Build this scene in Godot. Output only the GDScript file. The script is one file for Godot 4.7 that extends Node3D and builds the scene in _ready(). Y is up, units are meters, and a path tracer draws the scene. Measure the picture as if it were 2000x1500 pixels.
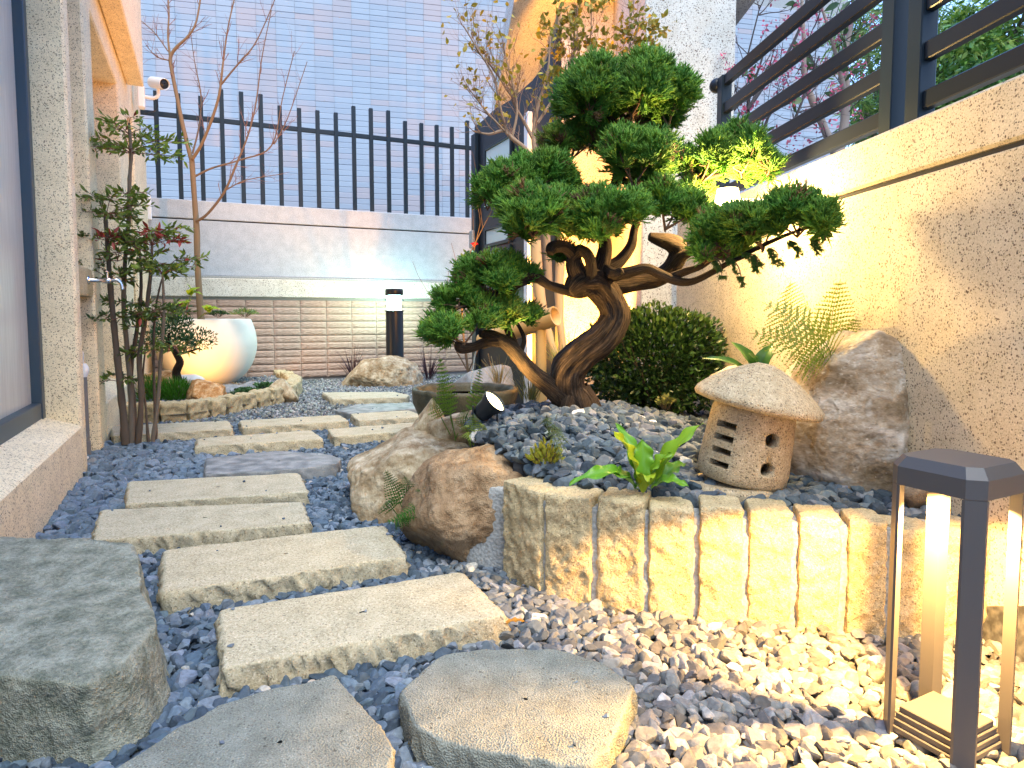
extends Node3D

const F := 1314.0                       # focal length in pixels of the 2000 x 1500 photograph
const EYE := Vector3(0, 0.75, 0)
const PITCH := 4.0
var rng := RandomNumberGenerator.new()
var nz := FastNoiseLite.new()
var M := {}                             # materials by name
var T := {}                             # textures by name
var names := {}
var ico := {}
var stone_meshes := {}

# ------------------------------------------------------------------ mesh builder
class MB:
	var v := PackedVector3Array()
	var n := PackedVector3Array()
	var uv := PackedVector2Array()
	var c := PackedColorArray()
	var i := PackedInt32Array()
	var tint := Color.WHITE
	func vert(p: Vector3, nn: Vector3, u := Vector2.ZERO) -> int:
		v.append(p); n.append(nn); uv.append(u); c.append(tint)
		return v.size() - 1
	func tri_i(a: int, b: int, d: int) -> void:      # winds the triangle to suit its normals
		var g := (v[d] - v[a]).cross(v[b] - v[a])
		if g.dot(n[a] + n[b] + n[d]) < 0.0:
			i.append(a); i.append(d); i.append(b)
		else:
			i.append(a); i.append(b); i.append(d)
	func poly(pts: Array, out: Vector3) -> void:     # a flat convex face that looks along out
		var nn: Vector3 = (pts[1] - pts[0]).cross(pts[2] - pts[0])
		if nn.length() < 1e-12 and pts.size() > 3:
			nn = (pts[2] - pts[0]).cross(pts[3] - pts[0])
		nn = nn.normalized()
		if nn.dot(out) < 0.0:
			nn = -nn
		var k := v.size()
		for p in pts:
			vert(p, nn, Vector2(p.x, p.y))
		for j in range(1, pts.size() - 1):
			tri_i(k, k + j, k + j + 1)
	func box(t: Transform3D, s: Vector3, b := 0.0) -> void:   # chamfered box centred on t
		var h := s * 0.5
		var P := {}
		for sx in [-1, 1]:
			for sy in [-1, 1]:
				for sz in [-1, 1]:
					var sg := Vector3(sx, sy, sz)
					for k in 3:
						var q := (h - Vector3(b, b, b)) * sg
						q[k] = h[k] * sg[k]
						P[[sx, sy, sz, k]] = t * q
		var sgn := [-1, 1]
		for k in 3:
			for s0 in sgn:
				var pts := []
				for e in [[-1, -1], [1, -1], [1, 1], [-1, 1]]:
					var key := [0, 0, 0, k]
					key[k] = s0; key[(k + 1) % 3] = e[0]; key[(k + 2) % 3] = e[1]
					pts.append(P[key])
				var o := Vector3.ZERO
				o[k] = s0
				poly(pts, t.basis * o)
		if b <= 0.0:
			return
		for k in 3:
			var a := (k + 1) % 3
			var d := (k + 2) % 3
			for s1 in sgn:
				for s2 in sgn:
					var k1 := [0, 0, 0, a]
					k1[a] = s1; k1[d] = s2; k1[k] = -1
					var k2 := k1.duplicate(); k2[k] = 1
					var k3 := k2.duplicate(); k3[3] = d
					var k4 := k1.duplicate(); k4[3] = d
					var o := Vector3.ZERO
					o[a] = s1; o[d] = s2
					poly([P[k1], P[k2], P[k3], P[k4]], t.basis * o)
		for sx in sgn:
			for sy in sgn:
				for sz in sgn:
					poly([P[[sx, sy, sz, 0]], P[[sx, sy, sz, 1]], P[[sx, sy, sz, 2]]], t.basis * Vector3(sx, sy, sz))
	func grid(R: Array, wrap: bool, flip: float, us := 1.0, vs := 1.0) -> void:   # rows of points, smooth
		var base := v.size()
		var nr := R.size()
		var nc: int = R[0].size()
		for r in nr:
			var row: PackedVector3Array = R[r]
			var up: PackedVector3Array = R[mini(r + 1, nr - 1)]
			var dn: PackedVector3Array = R[maxi(r - 1, 0)]
			for k in nc:
				var dv := up[k] - dn[k]
				var du: Vector3
				if wrap:
					du = row[(k + 1) % nc] - row[(k - 1 + nc) % nc]
				else:
					du = row[mini(k + 1, nc - 1)] - row[maxi(k - 1, 0)]
				var nn := du.cross(dv) * flip
				if nn.length() < 1e-10:
					nn = Vector3.UP if dv.length() < 1e-9 else dv * (1.0 if r > nr / 2 else -1.0)
				vert(row[k], nn.normalized(), Vector2(us * k / nc, vs * r / maxf(1, nr - 1)))
		for r in nr - 1:
			for k in (nc if wrap else nc - 1):
				var a := base + r * nc + k
				var b := base + r * nc + (k + 1) % nc
				tri_i(a, b, b + nc)
				tri_i(a, b + nc, a + nc)
	func tube(pts: Array, rad: Array, sides := 8, amp := 0.0, noise: FastNoiseLite = null, vs := 1.0) -> void:
		var R := []
		var t0: Vector3 = (pts[1] - pts[0]).normalized()
		var x := t0.cross(Vector3(0.31, 0.2, 0.93)).normalized()
		var L := 0.0
		for k in pts.size():
			var t: Vector3 = (pts[mini(k + 1, pts.size() - 1)] - pts[maxi(k - 1, 0)]).normalized()
			x = (x - t * x.dot(t)).normalized()
			var y := t.cross(x)
			if k > 0:
				L += pts[k].distance_to(pts[k - 1])
			var row := PackedVector3Array()
			for s in sides:
				var a := TAU * s / sides
				var r: float = rad[k]
				if amp > 0.0:
					r *= 1.0 + amp * noise.get_noise_3d(cos(a) * 60.0, sin(a) * 60.0, L * 90.0) + amp * 0.6 * noise.get_noise_3d(cos(a) * 170.0, sin(a) * 170.0, L * 260.0)
				row.append(pts[k] + (x * cos(a) + y * sin(a)) * r)
			R.append(row)
		grid(R, true, 1.0, 1.0, vs * L)
		var e: Vector3 = pts[-1]
		var last: PackedVector3Array = R[-1]
		var d: Vector3 = (pts[-1] - pts[-2]).normalized()
		var k0 := vert(e + d * rad[-1] * 0.4, d)
		for s in sides:
			tri_i(k0, vert(last[s], d), vert(last[(s + 1) % sides], d))
	func lathe(prof: Array, seg: int, t := Transform3D.IDENTITY, cap := false) -> void:   # profile of (radius, height) from below upwards
		var R := []
		for p in prof:
			var row := PackedVector3Array()
			for s in seg:
				var a := TAU * s / seg
				row.append(t * Vector3(p.x * cos(a), p.y, -p.x * sin(a)))
			R.append(row)
		grid(R, true, 1.0)
		if cap:
			poly(Array(R[-1]), t.basis * Vector3.UP)
			poly(Array(R[0]), t.basis * Vector3.DOWN)
	func prism(p2: Array, t: Transform3D, depth: float) -> void:   # a convex outline in t's xy plane, thick along its z
		var c2 := Vector2.ZERO
		for p in p2:
			c2 += p / p2.size()
		var f := []
		var bk := []
		for p in p2:
			f.append(t * Vector3(p.x, p.y, depth * 0.5))
			bk.append(t * Vector3(p.x, p.y, -depth * 0.5))
		poly(f, t.basis.z)
		poly(bk, -t.basis.z)
		for k in p2.size():
			var j := (k + 1) % p2.size()
			var o: Vector2 = (p2[k] + p2[j]) * 0.5 - c2
			poly([f[k], f[j], bk[j], bk[k]], t.basis * Vector3(o.x, o.y, 0))
	func add(vs: PackedVector3Array, ns: PackedVector3Array, idx: PackedInt32Array) -> void:
		var b := v.size()
		for k in vs.size():
			vert(vs[k], ns[k])
		for k in idx:
			i.append(b + k)
	func mesh() -> ArrayMesh:
		var a := []
		a.resize(Mesh.ARRAY_MAX)
		a[Mesh.ARRAY_VERTEX] = v
		a[Mesh.ARRAY_NORMAL] = n
		a[Mesh.ARRAY_TEX_UV] = uv
		a[Mesh.ARRAY_COLOR] = c
		a[Mesh.ARRAY_INDEX] = i
		var m := ArrayMesh.new()
		m.add_surface_from_arrays(Mesh.PRIMITIVE_TRIANGLES, a)
		return m

# ------------------------------------------------------------------ nodes
func nm(parent: Node, called: String) -> String:
	var key := str(parent.get_instance_id()) + called
	var k: int = names.get(key, 0)
	names[key] = k + 1
	return called if k == 0 else "%s_%03d" % [called, k]

func obj(called: String, m, mat: Material, parent: Node = self, t := Transform3D.IDENTITY) -> MeshInstance3D:
	var o := MeshInstance3D.new()
	o.name = nm(parent, called)
	o.mesh = m.mesh() if m is MB else m
	o.material_override = mat
	o.transform = t
	parent.add_child(o, true)
	return o

func thing(called: String, label: String, category: String, pos := Vector3.ZERO, group := "", turn := 0.0) -> Node3D:
	var o := Node3D.new()
	o.name = nm(self, called)
	add_child(o, true)
	o.position = pos
	o.rotation.y = turn
	return tag(o, label, category, group)

func tag(o: Node3D, label: String, category: String, group := "", kind := "") -> Node3D:
	if label: o.set_meta("label", label)
	if category: o.set_meta("category", category)
	if group: o.set_meta("group", group)
	if kind: o.set_meta("kind", kind)
	return o

func part_label(o: Node3D, label: String) -> Node3D:
	o.set_meta("label", label)
	return o

func multi(called: String, m, mat: Material, ts: Array, cs: Array, parent: Node = self) -> MultiMeshInstance3D:
	var mm := MultiMesh.new()
	mm.transform_format = MultiMesh.TRANSFORM_3D
	mm.use_colors = true
	mm.mesh = m.mesh() if m is MB else m
	mm.instance_count = ts.size()
	for k in ts.size():
		mm.set_instance_transform(k, ts[k])
		mm.set_instance_color(k, cs[k])
	var o := MultiMeshInstance3D.new()
	o.name = nm(parent, called)
	o.multimesh = mm
	o.material_override = mat
	o.set_meta("kind", "stuff")
	parent.add_child(o, true)
	return o

# ------------------------------------------------------------------ placing: a pixel of the photograph at a known distance or height
func ray(u: float, vv: float) -> Vector3:
	return Vector3((u - 1000.0) / F, -(vv - 707.0) / F, -1.0).rotated(Vector3.RIGHT, -deg_to_rad(PITCH))
func at(u: float, vv: float, d: float) -> Vector3:
	var r := ray(u, vv)
	return EYE + r * (d / -r.z)
func gnd(u: float, vv: float, y := 0.0) -> Vector3:
	var r := ray(u, vv)
	return EYE + r * ((y - EYE.y) / r.y)
func path(list: Array, per := 5) -> Array:      # [[u, v, depth, radius], ...] -> [points, radii], smoothed
	var P := []
	var Rr := []
	for q in list:
		P.append(at(q[0], q[1], q[2]))
		Rr.append(float(q[3]))
	return smooth(P, Rr, per)
func smooth(P: Array, Rr: Array, per := 5) -> Array:
	var a := []
	var b := []
	var m := P.size()
	for k in m - 1:
		for s in per:
			var t := float(s) / per
			a.append((P[k] as Vector3).cubic_interpolate(P[k + 1], P[maxi(k - 1, 0)], P[mini(k + 2, m - 1)], t))
			b.append(lerpf(Rr[k], Rr[k + 1], t))
	a.append(P[-1]); b.append(Rr[-1])
	return [a, b]
func rf(a: float, b: float) -> float:
	return rng.randf_range(a, b)
func rdir() -> Vector3:
	var z := rf(-1, 1)
	var a := rf(0, TAU)
	return Vector3(sqrt(1 - z * z) * cos(a), z, sqrt(1 - z * z) * sin(a))
func aim(y: Vector3, spin := 0.0) -> Basis:      # a basis whose y axis points along y
	y = y.normalized()
	var x := y.cross(Vector3(0.3, 0.1, 0.9) if absf(y.z) < 0.8 else Vector3(1, 0, 0)).normalized()
	return Basis(x, y, x.cross(y)).rotated(y, spin)
func lin(r: float, g: float, b: float) -> Color:   # linear base colour -> the sRGB that albedo_color takes
	return Color(r, g, b).linear_to_srgb()

# ------------------------------------------------------------------ textures and materials
func noise_bytes(w: int, freq: float, sd: int, oct := 4, type: int = FastNoiseLite.TYPE_SIMPLEX_SMOOTH) -> PackedByteArray:
	var f := FastNoiseLite.new()
	f.seed = sd
	f.noise_type = type if type < 50 else FastNoiseLite.TYPE_SIMPLEX_SMOOTH
	if type >= 50:                       # warped veins
		f.fractal_type = FastNoiseLite.FRACTAL_RIDGED
		f.domain_warp_enabled = true
		f.domain_warp_amplitude = 60.0
		f.domain_warp_frequency = 0.012
		f.domain_warp_fractal_octaves = 3
	f.frequency = freq
	f.fractal_octaves = oct
	if type == FastNoiseLite.TYPE_CELLULAR:
		f.cellular_return_type = FastNoiseLite.RETURN_CELL_VALUE
		f.fractal_type = FastNoiseLite.FRACTAL_NONE
	var im := f.get_seamless_image(w, w)
	im.convert(Image.FORMAT_L8)
	return im.get_data()

# layers: [[frequency, seed, octaves, weight, type?], ...]; stops: [[position, linear colour], ...]; specks: [[how many, smallest, largest, linear colour, mix], ...]
func texture(called: String, w: int, layers: Array, stops: Array, specks := []) -> void:
	var sum := PackedFloat32Array()
	sum.resize(w * w)
	var tot := 0.0
	for l in layers:
		var b := noise_bytes(w, l[0], l[1], l[2], l[4] if l.size() > 4 else FastNoiseLite.TYPE_SIMPLEX_SMOOTH)
		var wt: float = l[3] / 255.0
		tot += l[3]
		for k in w * w:
			sum[k] += b[k] * wt
	var g := Gradient.new()
	g.offsets = PackedFloat32Array(stops.map(func(s): return s[0]))
	g.colors = PackedColorArray(stops.map(func(s): return s[1]))
	var lut := PackedByteArray()
	for k in 256:
		var q := g.sample(k / 255.0).linear_to_srgb()
		lut.append(int(clampf(q.r, 0, 1) * 255)); lut.append(int(clampf(q.g, 0, 1) * 255)); lut.append(int(clampf(q.b, 0, 1) * 255))
	var out := PackedByteArray()
	out.resize(w * w * 3)
	var hb := PackedByteArray()
	hb.resize(w * w)
	for k in w * w:
		var x := clampf(sum[k] / tot, 0, 1)
		hb[k] = int(x * 255)
		var j := int(clampf((x - 0.5) * 1.7 + 0.5, 0, 1) * 255) * 3
		out[k * 3] = lut[j]; out[k * 3 + 1] = lut[j + 1]; out[k * 3 + 2] = lut[j + 2]
	for s in specks:
		var q: Color = s[3].linear_to_srgb()
		for m in s[0]:
			var cx := rng.randi() % w
			var cy := rng.randi() % w
			var rr := rf(s[1], s[2])
			var st := rf(0.6, 1.6)
			var mx: float = s[4] * rf(0.55, 1.0)
			for dy in range(-int(ceil(rr)), int(ceil(rr)) + 1):
				for dx in range(-int(ceil(rr)), int(ceil(rr)) + 1):
					var e := dx * dx * st + dy * dy / st
					if e > rr * rr:
						continue
					var k := ((cy + dy + w) % w) * w + (cx + dx + w) % w
					out[k * 3] = int(lerpf(out[k * 3], q.r * 255, mx))
					out[k * 3 + 1] = int(lerpf(out[k * 3 + 1], q.g * 255, mx))
					out[k * 3 + 2] = int(lerpf(out[k * 3 + 2], q.b * 255, mx))
					hb[k] = int(lerpf(hb[k], 60.0, 0.5 * mx))
	T[called] = ImageTexture.create_from_image(Image.create_from_data(w, w, false, Image.FORMAT_RGB8, out))
	T[called + "_h"] = ImageTexture.create_from_image(Image.create_from_data(w, w, false, Image.FORMAT_L8, hb))

func mat(called: String, col: Color, rough := 0.8, tex := "", scale := 1.0, bump := 0.0, world := true) -> StandardMaterial3D:
	var m := StandardMaterial3D.new()
	m.resource_name = called
	m.albedo_color = col
	m.roughness = rough
	m.metallic_specular = 0.4
	if tex:
		m.albedo_texture = T[tex]
		m.uv1_scale = Vector3.ONE * scale
		m.uv1_triplanar = true
		m.uv1_world_triplanar = world
		m.uv1_triplanar_sharpness = 4.0
		if bump > 0.0:
			m.heightmap_enabled = true
			m.heightmap_texture = T[tex + "_h"]
			m.heightmap_scale = bump
	M[called] = m
	return m

func tinted(called: String, rough := 0.7, back := 0.0, spec := 0.4) -> StandardMaterial3D:   # the colour comes from the mesh or the copy
	var m := mat(called, Color.WHITE, rough)
	m.vertex_color_use_as_albedo = true
	m.metallic_specular = spec
	if back > 0.0:
		m.backlight_enabled = true
		m.backlight = Color(back, back, back).linear_to_srgb()
	return m

# ------------------------------------------------------------------ stones
func icosphere(level: int) -> Array:
	if ico.has(level):
		return ico[level]
	var p := (1.0 + sqrt(5.0)) / 2.0
	var vs := []
	for q in [[-1, p, 0], [1, p, 0], [-1, -p, 0], [1, -p, 0], [0, -1, p], [0, 1, p], [0, -1, -p], [0, 1, -p], [p, 0, -1], [p, 0, 1], [-p, 0, -1], [-p, 0, 1]]:
		vs.append(Vector3(q[0], q[1], q[2]).normalized())
	var fs := [[0, 11, 5], [0, 5, 1], [0, 1, 7], [0, 7, 10], [0, 10, 11], [1, 5, 9], [5, 11, 4], [11, 10, 2], [10, 7, 6], [7, 1, 8], [3, 9, 4], [3, 4, 2], [3, 2, 6], [3, 6, 8], [3, 8, 9], [4, 9, 5], [2, 4, 11], [6, 2, 10], [8, 6, 7], [9, 8, 1]]
	for l in level:
		var mid := {}
		var nf := []
		for f in fs:
			var m := []
			for e in 3:
				var a: int = f[e]
				var b: int = f[(e + 1) % 3]
				var key := mini(a, b) * 1000000 + maxi(a, b)
				if not mid.has(key):
					mid[key] = vs.size()
					vs.append((vs[a] + vs[b]).normalized())
				m.append(mid[key])
			nf.append([f[0], m[0], m[2]]); nf.append([f[1], m[1], m[0]]); nf.append([f[2], m[2], m[1]]); nf.append(m)
		fs = nf
	ico[level] = [vs, fs]
	return ico[level]

func random_planes(count: int, lo := 0.8, hi := 1.05) -> Array:
	var out := []
	for k in count:
		out.append([rdir(), rf(lo, hi)])
	return out

# a boulder bounded by planes [[normal, distance], ...] in a space scaled by size; k says how sharp its edges are
func rock(size: Vector3, planes: Array, k := 14.0, level := 4, amp := 0.04, freq := 1.6, sd := 1, flat := false, strata := 0.0) -> ArrayMesh:
	var s := icosphere(level)
	nz.seed = sd
	nz.frequency = 1.0
	nz.fractal_octaves = 5
	var P := PackedVector3Array()
	for d in s[0]:
		var g := 0.0
		for p in planes:
			var q: float = maxf(0.0, (p[0] as Vector3).dot(d) / p[1])
			g += pow(q, k)
		var r := 1.0 / pow(maxf(g, 1e-6), 1.0 / k)
		r = minf(r, 1.6)
		var w: Vector3 = d * r * size
		if amp > 0.0:
			var mean := (size.x + size.y + size.z) / 3.0
			var h: float = nz.get_noise_3dv(w / mean * freq) * amp + absf(nz.get_noise_3dv(w / mean * freq * 3.1 + Vector3(9, 4, 2))) * amp * -0.5
			if strata > 0.0:
				h += nz.get_noise_3dv(Vector3(w.x * 0.6 + w.y * 0.5, w.y * 7.0 - w.x * 3.0, w.z * 0.6) / mean * 1.3) * strata
			w += d * h * mean
		P.append(w)
	var mb := MB.new()
	if flat:
		for f in s[1]:
			mb.poly([P[f[0]], P[f[1]], P[f[2]]], P[f[0]] + P[f[1]] + P[f[2]])
		return mb.mesh()
	var N := PackedVector3Array()
	N.resize(P.size())
	for f in s[1]:
		var nn: Vector3 = (P[f[1]] - P[f[0]]).cross(P[f[2]] - P[f[0]])
		if nn.dot(P[f[0]] + P[f[1]] + P[f[2]]) < 0.0:
			nn = -nn
		for e in 3:
			N[f[e]] += nn
	for q in P.size():
		mb.vert(P[q], N[q].normalized())
	for f in s[1]:
		mb.tri_i(f[0], f[1], f[2])
	return mb.mesh()

# a stone slab: outline on the top face (world x, z), rough split sides
func slab(pts: Array, top: float, thick: float, rough: float, step: float, sd: int, sag := 0.0015) -> MB:
	nz.seed = sd
	nz.frequency = 1.0
	nz.fractal_octaves = 4
	var c := Vector3.ZERO
	for p in pts:
		c += p / pts.size()
	var ring := []
	for k in pts.size():
		var a: Vector3 = pts[k]
		var b: Vector3 = pts[(k + 1) % pts.size()]
		var m := maxi(1, int(a.distance_to(b) / step))
		for j in m:
			var q := a.lerp(b, float(j) / m)
			if j == 0:
				q = q.lerp(c, 0.012)
			ring.append(Vector3(q.x, 0, q.z))
	var R := []
	var cc := Vector3(c.x, 0, c.z)
	# bottom to top down the sides, then over the top in shrinking rings
	for side in [[-thick, 0.9, 1.0], [-thick * 0.75, 1.0, 1.0], [-thick * 0.5, 1.0, 1.0], [-thick * 0.25, 0.9, 1.0], [-0.006, 0.45, 1.0], [-0.002, 0.2, 0.985], [0.0, 0.0, 0.965], [0.0, 0.0, 0.75], [0.0, 0.0, 0.5], [0.0, 0.0, 0.25], [0.0, 0.0, 0.02]]:
		var row := PackedVector3Array()
		for q in ring:
			var o: Vector3 = (q - cc).normalized()
			var e: Vector3 = cc + (q - cc) * side[2]
			var j: float = rough * side[1] * (0.2 + 1.3 * nz.get_noise_3d(q.x * 30.0, side[0] * 50.0, q.z * 30.0) + 0.9 * nz.get_noise_3d(q.x * 80.0, side[0] * 90.0, q.z * 80.0))
			e += o * j
			e.y = top + side[0] + sag * nz.get_noise_2d(e.x * 9.0 + 40.0, e.z * 9.0) * 2.0
			row.append(e)
		R.append(row)
	var mb := MB.new()
	mb.grid(R, true, 1.0)
	# orientation of the ring may go either way round; make normals look outwards
	var up := 0.0
	for k in range(mb.n.size() - ring.size() * 3, mb.n.size()):
		up += mb.n[k].y
	if up < 0.0:
		var m2 := MB.new()
		m2.grid(R, true, -1.0)
		return m2
	return mb

# a block with hewn faces, centred on the origin
func block(s: Vector3, cell: float, amp: float, rnd: float, sd: int, face_amp := [1.0, 1.0, 1.0, 1.0, 1.0, 1.0]) -> MB:
	nz.seed = sd
	nz.frequency = 1.0
	nz.fractal_octaves = 5
	var mb := MB.new()
	var h := s * 0.5
	for k in 3:
		for sg in [-1.0, 1.0]:
			var a := (k + 1) % 3
			var d := (k + 2) % 3
			var na := maxi(2, int(s[a] / cell))
			var nd := maxi(2, int(s[d] / cell))
			var R := []
			for x in na + 1:
				var row := PackedVector3Array()
				for y in nd + 1:
					var q := Vector3.ZERO
					q[k] = sg * h[k]
					q[a] = lerpf(-h[a], h[a], float(x) / na)
					q[d] = lerpf(-h[d], h[d], float(y) / nd)
					var inner := Vector3(clampf(q.x, -h.x + rnd, h.x - rnd), clampf(q.y, -h.y + rnd, h.y - rnd), clampf(q.z, -h.z + rnd, h.z - rnd))
					var o := q - inner
					o = o.normalized()
					q = inner + o * rnd
					var w: float = absf(o.x) * (face_amp[0] if o.x < 0 else face_amp[1]) + absf(o.y) * (face_amp[2] if o.y < 0 else face_amp[3]) + absf(o.z) * (face_amp[4] if o.z < 0 else face_amp[5])
					w /= absf(o.x) + absf(o.y) + absf(o.z)
					var z := q + Vector3(sd * 1.7, 0, 0)
					q += o * amp * w * (1.2 * nz.get_noise_3dv(z * 14.0) + 0.7 * nz.get_noise_3dv(z * 45.0) + 0.3 * nz.get_noise_3dv(z * 110.0))
					row.append(q)
				R.append(row)
			mb.grid(R, false, -sg)
	return mb

# ------------------------------------------------------------------ the camera, the sky and the light
func _ready() -> void:
	rng.seed = 7
	var cam := Camera3D.new()
	cam.name = "camera"
	cam.projection = Camera3D.PROJECTION_FRUSTUM
	cam.near = 0.05
	cam.far = 200.0
	cam.keep_aspect = Camera3D.KEEP_HEIGHT
	cam.size = 0.05 * 1500.0 / F
	cam.frustum_offset = Vector2(0, -0.05 * 43.0 / F)
	cam.position = EYE
	cam.rotation_degrees = Vector3(-PITCH, 0, 0)
	cam.current = true
	add_child(cam)
	var sky := ProceduralSkyMaterial.new()
	sky.sky_top_color = Color(0.40, 0.62, 0.98)
	sky.sky_horizon_color = Color(0.76, 0.88, 1.0)
	sky.sky_curve = 0.25
	sky.ground_bottom_color = Color(0.35, 0.36, 0.37)
	sky.ground_horizon_color = Color(0.6, 0.64, 0.68)
	var env := Environment.new()
	env.background_mode = Environment.BG_SKY
	env.sky = Sky.new()
	env.sky.sky_material = sky
	env.background_energy_multiplier = 1.0
	env.tonemap_mode = Environment.TONE_MAPPER_LINEAR
	env.tonemap_exposure = 3.1
	env.sdfgi_enabled = true
	env.ssao_enabled = true
	env.ssil_enabled = true
	var we := WorldEnvironment.new()
	we.name = "world_environment"
	we.environment = env
	add_child(we)
	var sun := DirectionalLight3D.new()         # the brightest part of an overcast sky, high and behind the camera
	sun.name = "overcast_daylight"
	sun.light_color = Color(0.97, 0.985, 1.0)
	sun.light_energy = 0.45
	sun.light_angular_distance = 40.0
	sun.shadow_enabled = true
	sun.rotation_degrees = Vector3(-60, 20, 0)
	add_child(sun)
	materials()
	ground()
	house()
	garden_wall()
	neighbour_building()
	boundary_wall()
	railings()
	gate()
	path_stones()
	raised_bed()
	boulders()
	planted_corner()
	basin()
	lamps()
	lantern()
	bonsai()
	plants()
	trees_outside()
	gravel()

func lamp_light(parent: Node, l: Light3D, called: String, pos: Vector3, col: Color, e: float, size: float, reach := 8.0) -> void:
	l.name = called
	l.position = pos
	l.light_color = col
	l.light_energy = e
	l.light_size = size
	l.shadow_enabled = true
	if l is OmniLight3D:
		l.omni_range = reach
		l.omni_attenuation = 2.0
	elif l is SpotLight3D:
		l.spot_range = reach
		l.spot_attenuation = 2.0
	parent.add_child(l)

func glow(called: String, col: Color, e: float) -> StandardMaterial3D:
	var m := mat(called, col, 0.5)
	m.emission_enabled = true
	m.emission = col
	m.emission_energy_multiplier = e
	return m

func glass(called: String, col: Color, rough := 0.1) -> StandardMaterial3D:
	var m := mat(called, col, rough)
	m.transparency = BaseMaterial3D.TRANSPARENCY_ALPHA
	m.metallic_specular = 0.5
	return m

func materials() -> void:
	var W := FastNoiseLite.TYPE_CELLULAR
	texture("washed", 1024, [[0.25, 1, 2, 1.0], [0.09, 2, 3, 0.7], [0.004, 3, 3, 0.5]], [[0.0, Color(0.42, 0.38, 0.31)], [0.45, Color(0.60, 0.57, 0.49)], [1.0, Color(0.74, 0.72, 0.66)]],
		[[5200, 1.2, 3.2, Color(0.30, 0.24, 0.17), 0.8], [3600, 1.2, 3.6, Color(0.07, 0.055, 0.045), 0.9], [2600, 1.2, 2.8, Color(0.85, 0.82, 0.76), 0.7], [500, 3.0, 5.0, Color(0.09, 0.06, 0.045), 0.9]])
	texture("granite", 1024, [[0.16, 11, 2, 1.0], [0.06, 12, 3, 0.9], [0.006, 13, 4, 0.7]], [[0.0, Color(0.30, 0.275, 0.20)], [0.45, Color(0.485, 0.455, 0.36)], [1.0, Color(0.67, 0.645, 0.55)]],
		[[5200, 1.2, 3.0, Color(0.13, 0.12, 0.10), 0.65], [3600, 1.4, 3.2, Color(0.84, 0.81, 0.73), 0.6], [1200, 1.6, 3.2, Color(0.58, 0.43, 0.30), 0.5]])
	texture("stucco", 512, [[0.12, 21, 4, 1.0], [0.012, 22, 3, 0.35]], [[0.0, Color(0.30, 0.33, 0.37)], [1.0, Color(0.50, 0.535, 0.58)]], [[2500, 0.8, 1.8, Color(0.26, 0.28, 0.30), 0.6], [1500, 0.8, 1.8, Color(0.7, 0.72, 0.74), 0.4]])
	texture("slate", 512, [[0.012, 31, 5, 1.0], [0.15, 32, 3, 0.45]], [[0.0, Color(0.13, 0.135, 0.13)], [0.5, Color(0.23, 0.23, 0.215)], [1.0, Color(0.35, 0.34, 0.31)]], [[900, 0.7, 1.6, Color(0.1, 0.095, 0.085), 0.5], [500, 0.7, 1.5, Color(0.5, 0.48, 0.44), 0.4]])
	texture("flag", 512, [[0.01, 36, 4, 0.6], [0.2, 37, 3, 1.0]], [[0.0, Color(0.155, 0.148, 0.125)], [0.5, Color(0.235, 0.225, 0.195)], [1.0, Color(0.33, 0.32, 0.285)]], [[2600, 0.8, 1.7, Color(0.09, 0.08, 0.07), 0.75], [60, 2, 3.5, Color(0.07, 0.06, 0.05), 0.8], [1600, 0.8, 1.5, Color(0.55, 0.53, 0.48), 0.6]])
	texture("brown_rock", 512, [[0.010, 41, 6, 1.0], [0.009, 44, 4, 0.5, 50], [0.05, 42, 4, 0.5], [0.2, 43, 2, 0.5]], [[0.0, Color(0.12, 0.075, 0.04)], [0.35, Color(0.235, 0.165, 0.10)], [0.6, Color(0.32, 0.24, 0.155)], [1.0, Color(0.45, 0.37, 0.27)]], [[900, 0.7, 2.0, Color(0.07, 0.045, 0.03), 0.6], [500, 0.7, 1.6, Color(0.55, 0.47, 0.37), 0.5]])
	texture("grey_rock", 512, [[0.010, 46, 6, 1.0], [0.06, 47, 4, 0.7], [0.22, 48, 2, 0.6]], [[0.0, Color(0.10, 0.105, 0.08)], [0.35, Color(0.19, 0.185, 0.15)], [0.6, Color(0.29, 0.27, 0.225)], [1.0, Color(0.42, 0.40, 0.35)]], [[900, 0.7, 1.8, Color(0.42, 0.41, 0.38), 0.6], [900, 0.7, 1.8, Color(0.06, 0.06, 0.05), 0.6]])
	texture("pale_rock", 512, [[0.010, 51, 6, 0.9], [0.008, 54, 4, 0.9, 50], [0.06, 52, 4, 0.4], [0.2, 53, 2, 0.3]], [[0.0, Color(0.13, 0.085, 0.04)], [0.38, Color(0.29, 0.22, 0.14)], [0.62, Color(0.43, 0.37, 0.28)], [1.0, Color(0.74, 0.70, 0.61)]], [[700, 0.7, 2.0, Color(0.12, 0.08, 0.05), 0.55], [500, 0.7, 2.0, Color(0.8, 0.77, 0.7), 0.5]])
	texture("ochre_rock", 256, [[0.02, 56, 5, 1.0], [0.1, 57, 3, 0.5]], [[0.0, Color(0.22, 0.08, 0.025)], [0.5, Color(0.45, 0.22, 0.07)], [1.0, Color(0.68, 0.50, 0.30)]])
	texture("pebble", 256, [[0.03, 61, 4, 1.0], [0.2, 62, 2, 0.4]], [[0.0, Color(0.5, 0.5, 0.52)], [1.0, Color(1, 1, 1)]])
	texture("bark", 512, [[0.02, 66, 5, 1.0], [0.1, 67, 3, 0.6]], [[0.0, Color(0.02, 0.014, 0.010)], [0.4, Color(0.075, 0.050, 0.034)], [0.7, Color(0.15, 0.105, 0.07)], [1.0, Color(0.30, 0.235, 0.17)]])
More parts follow.
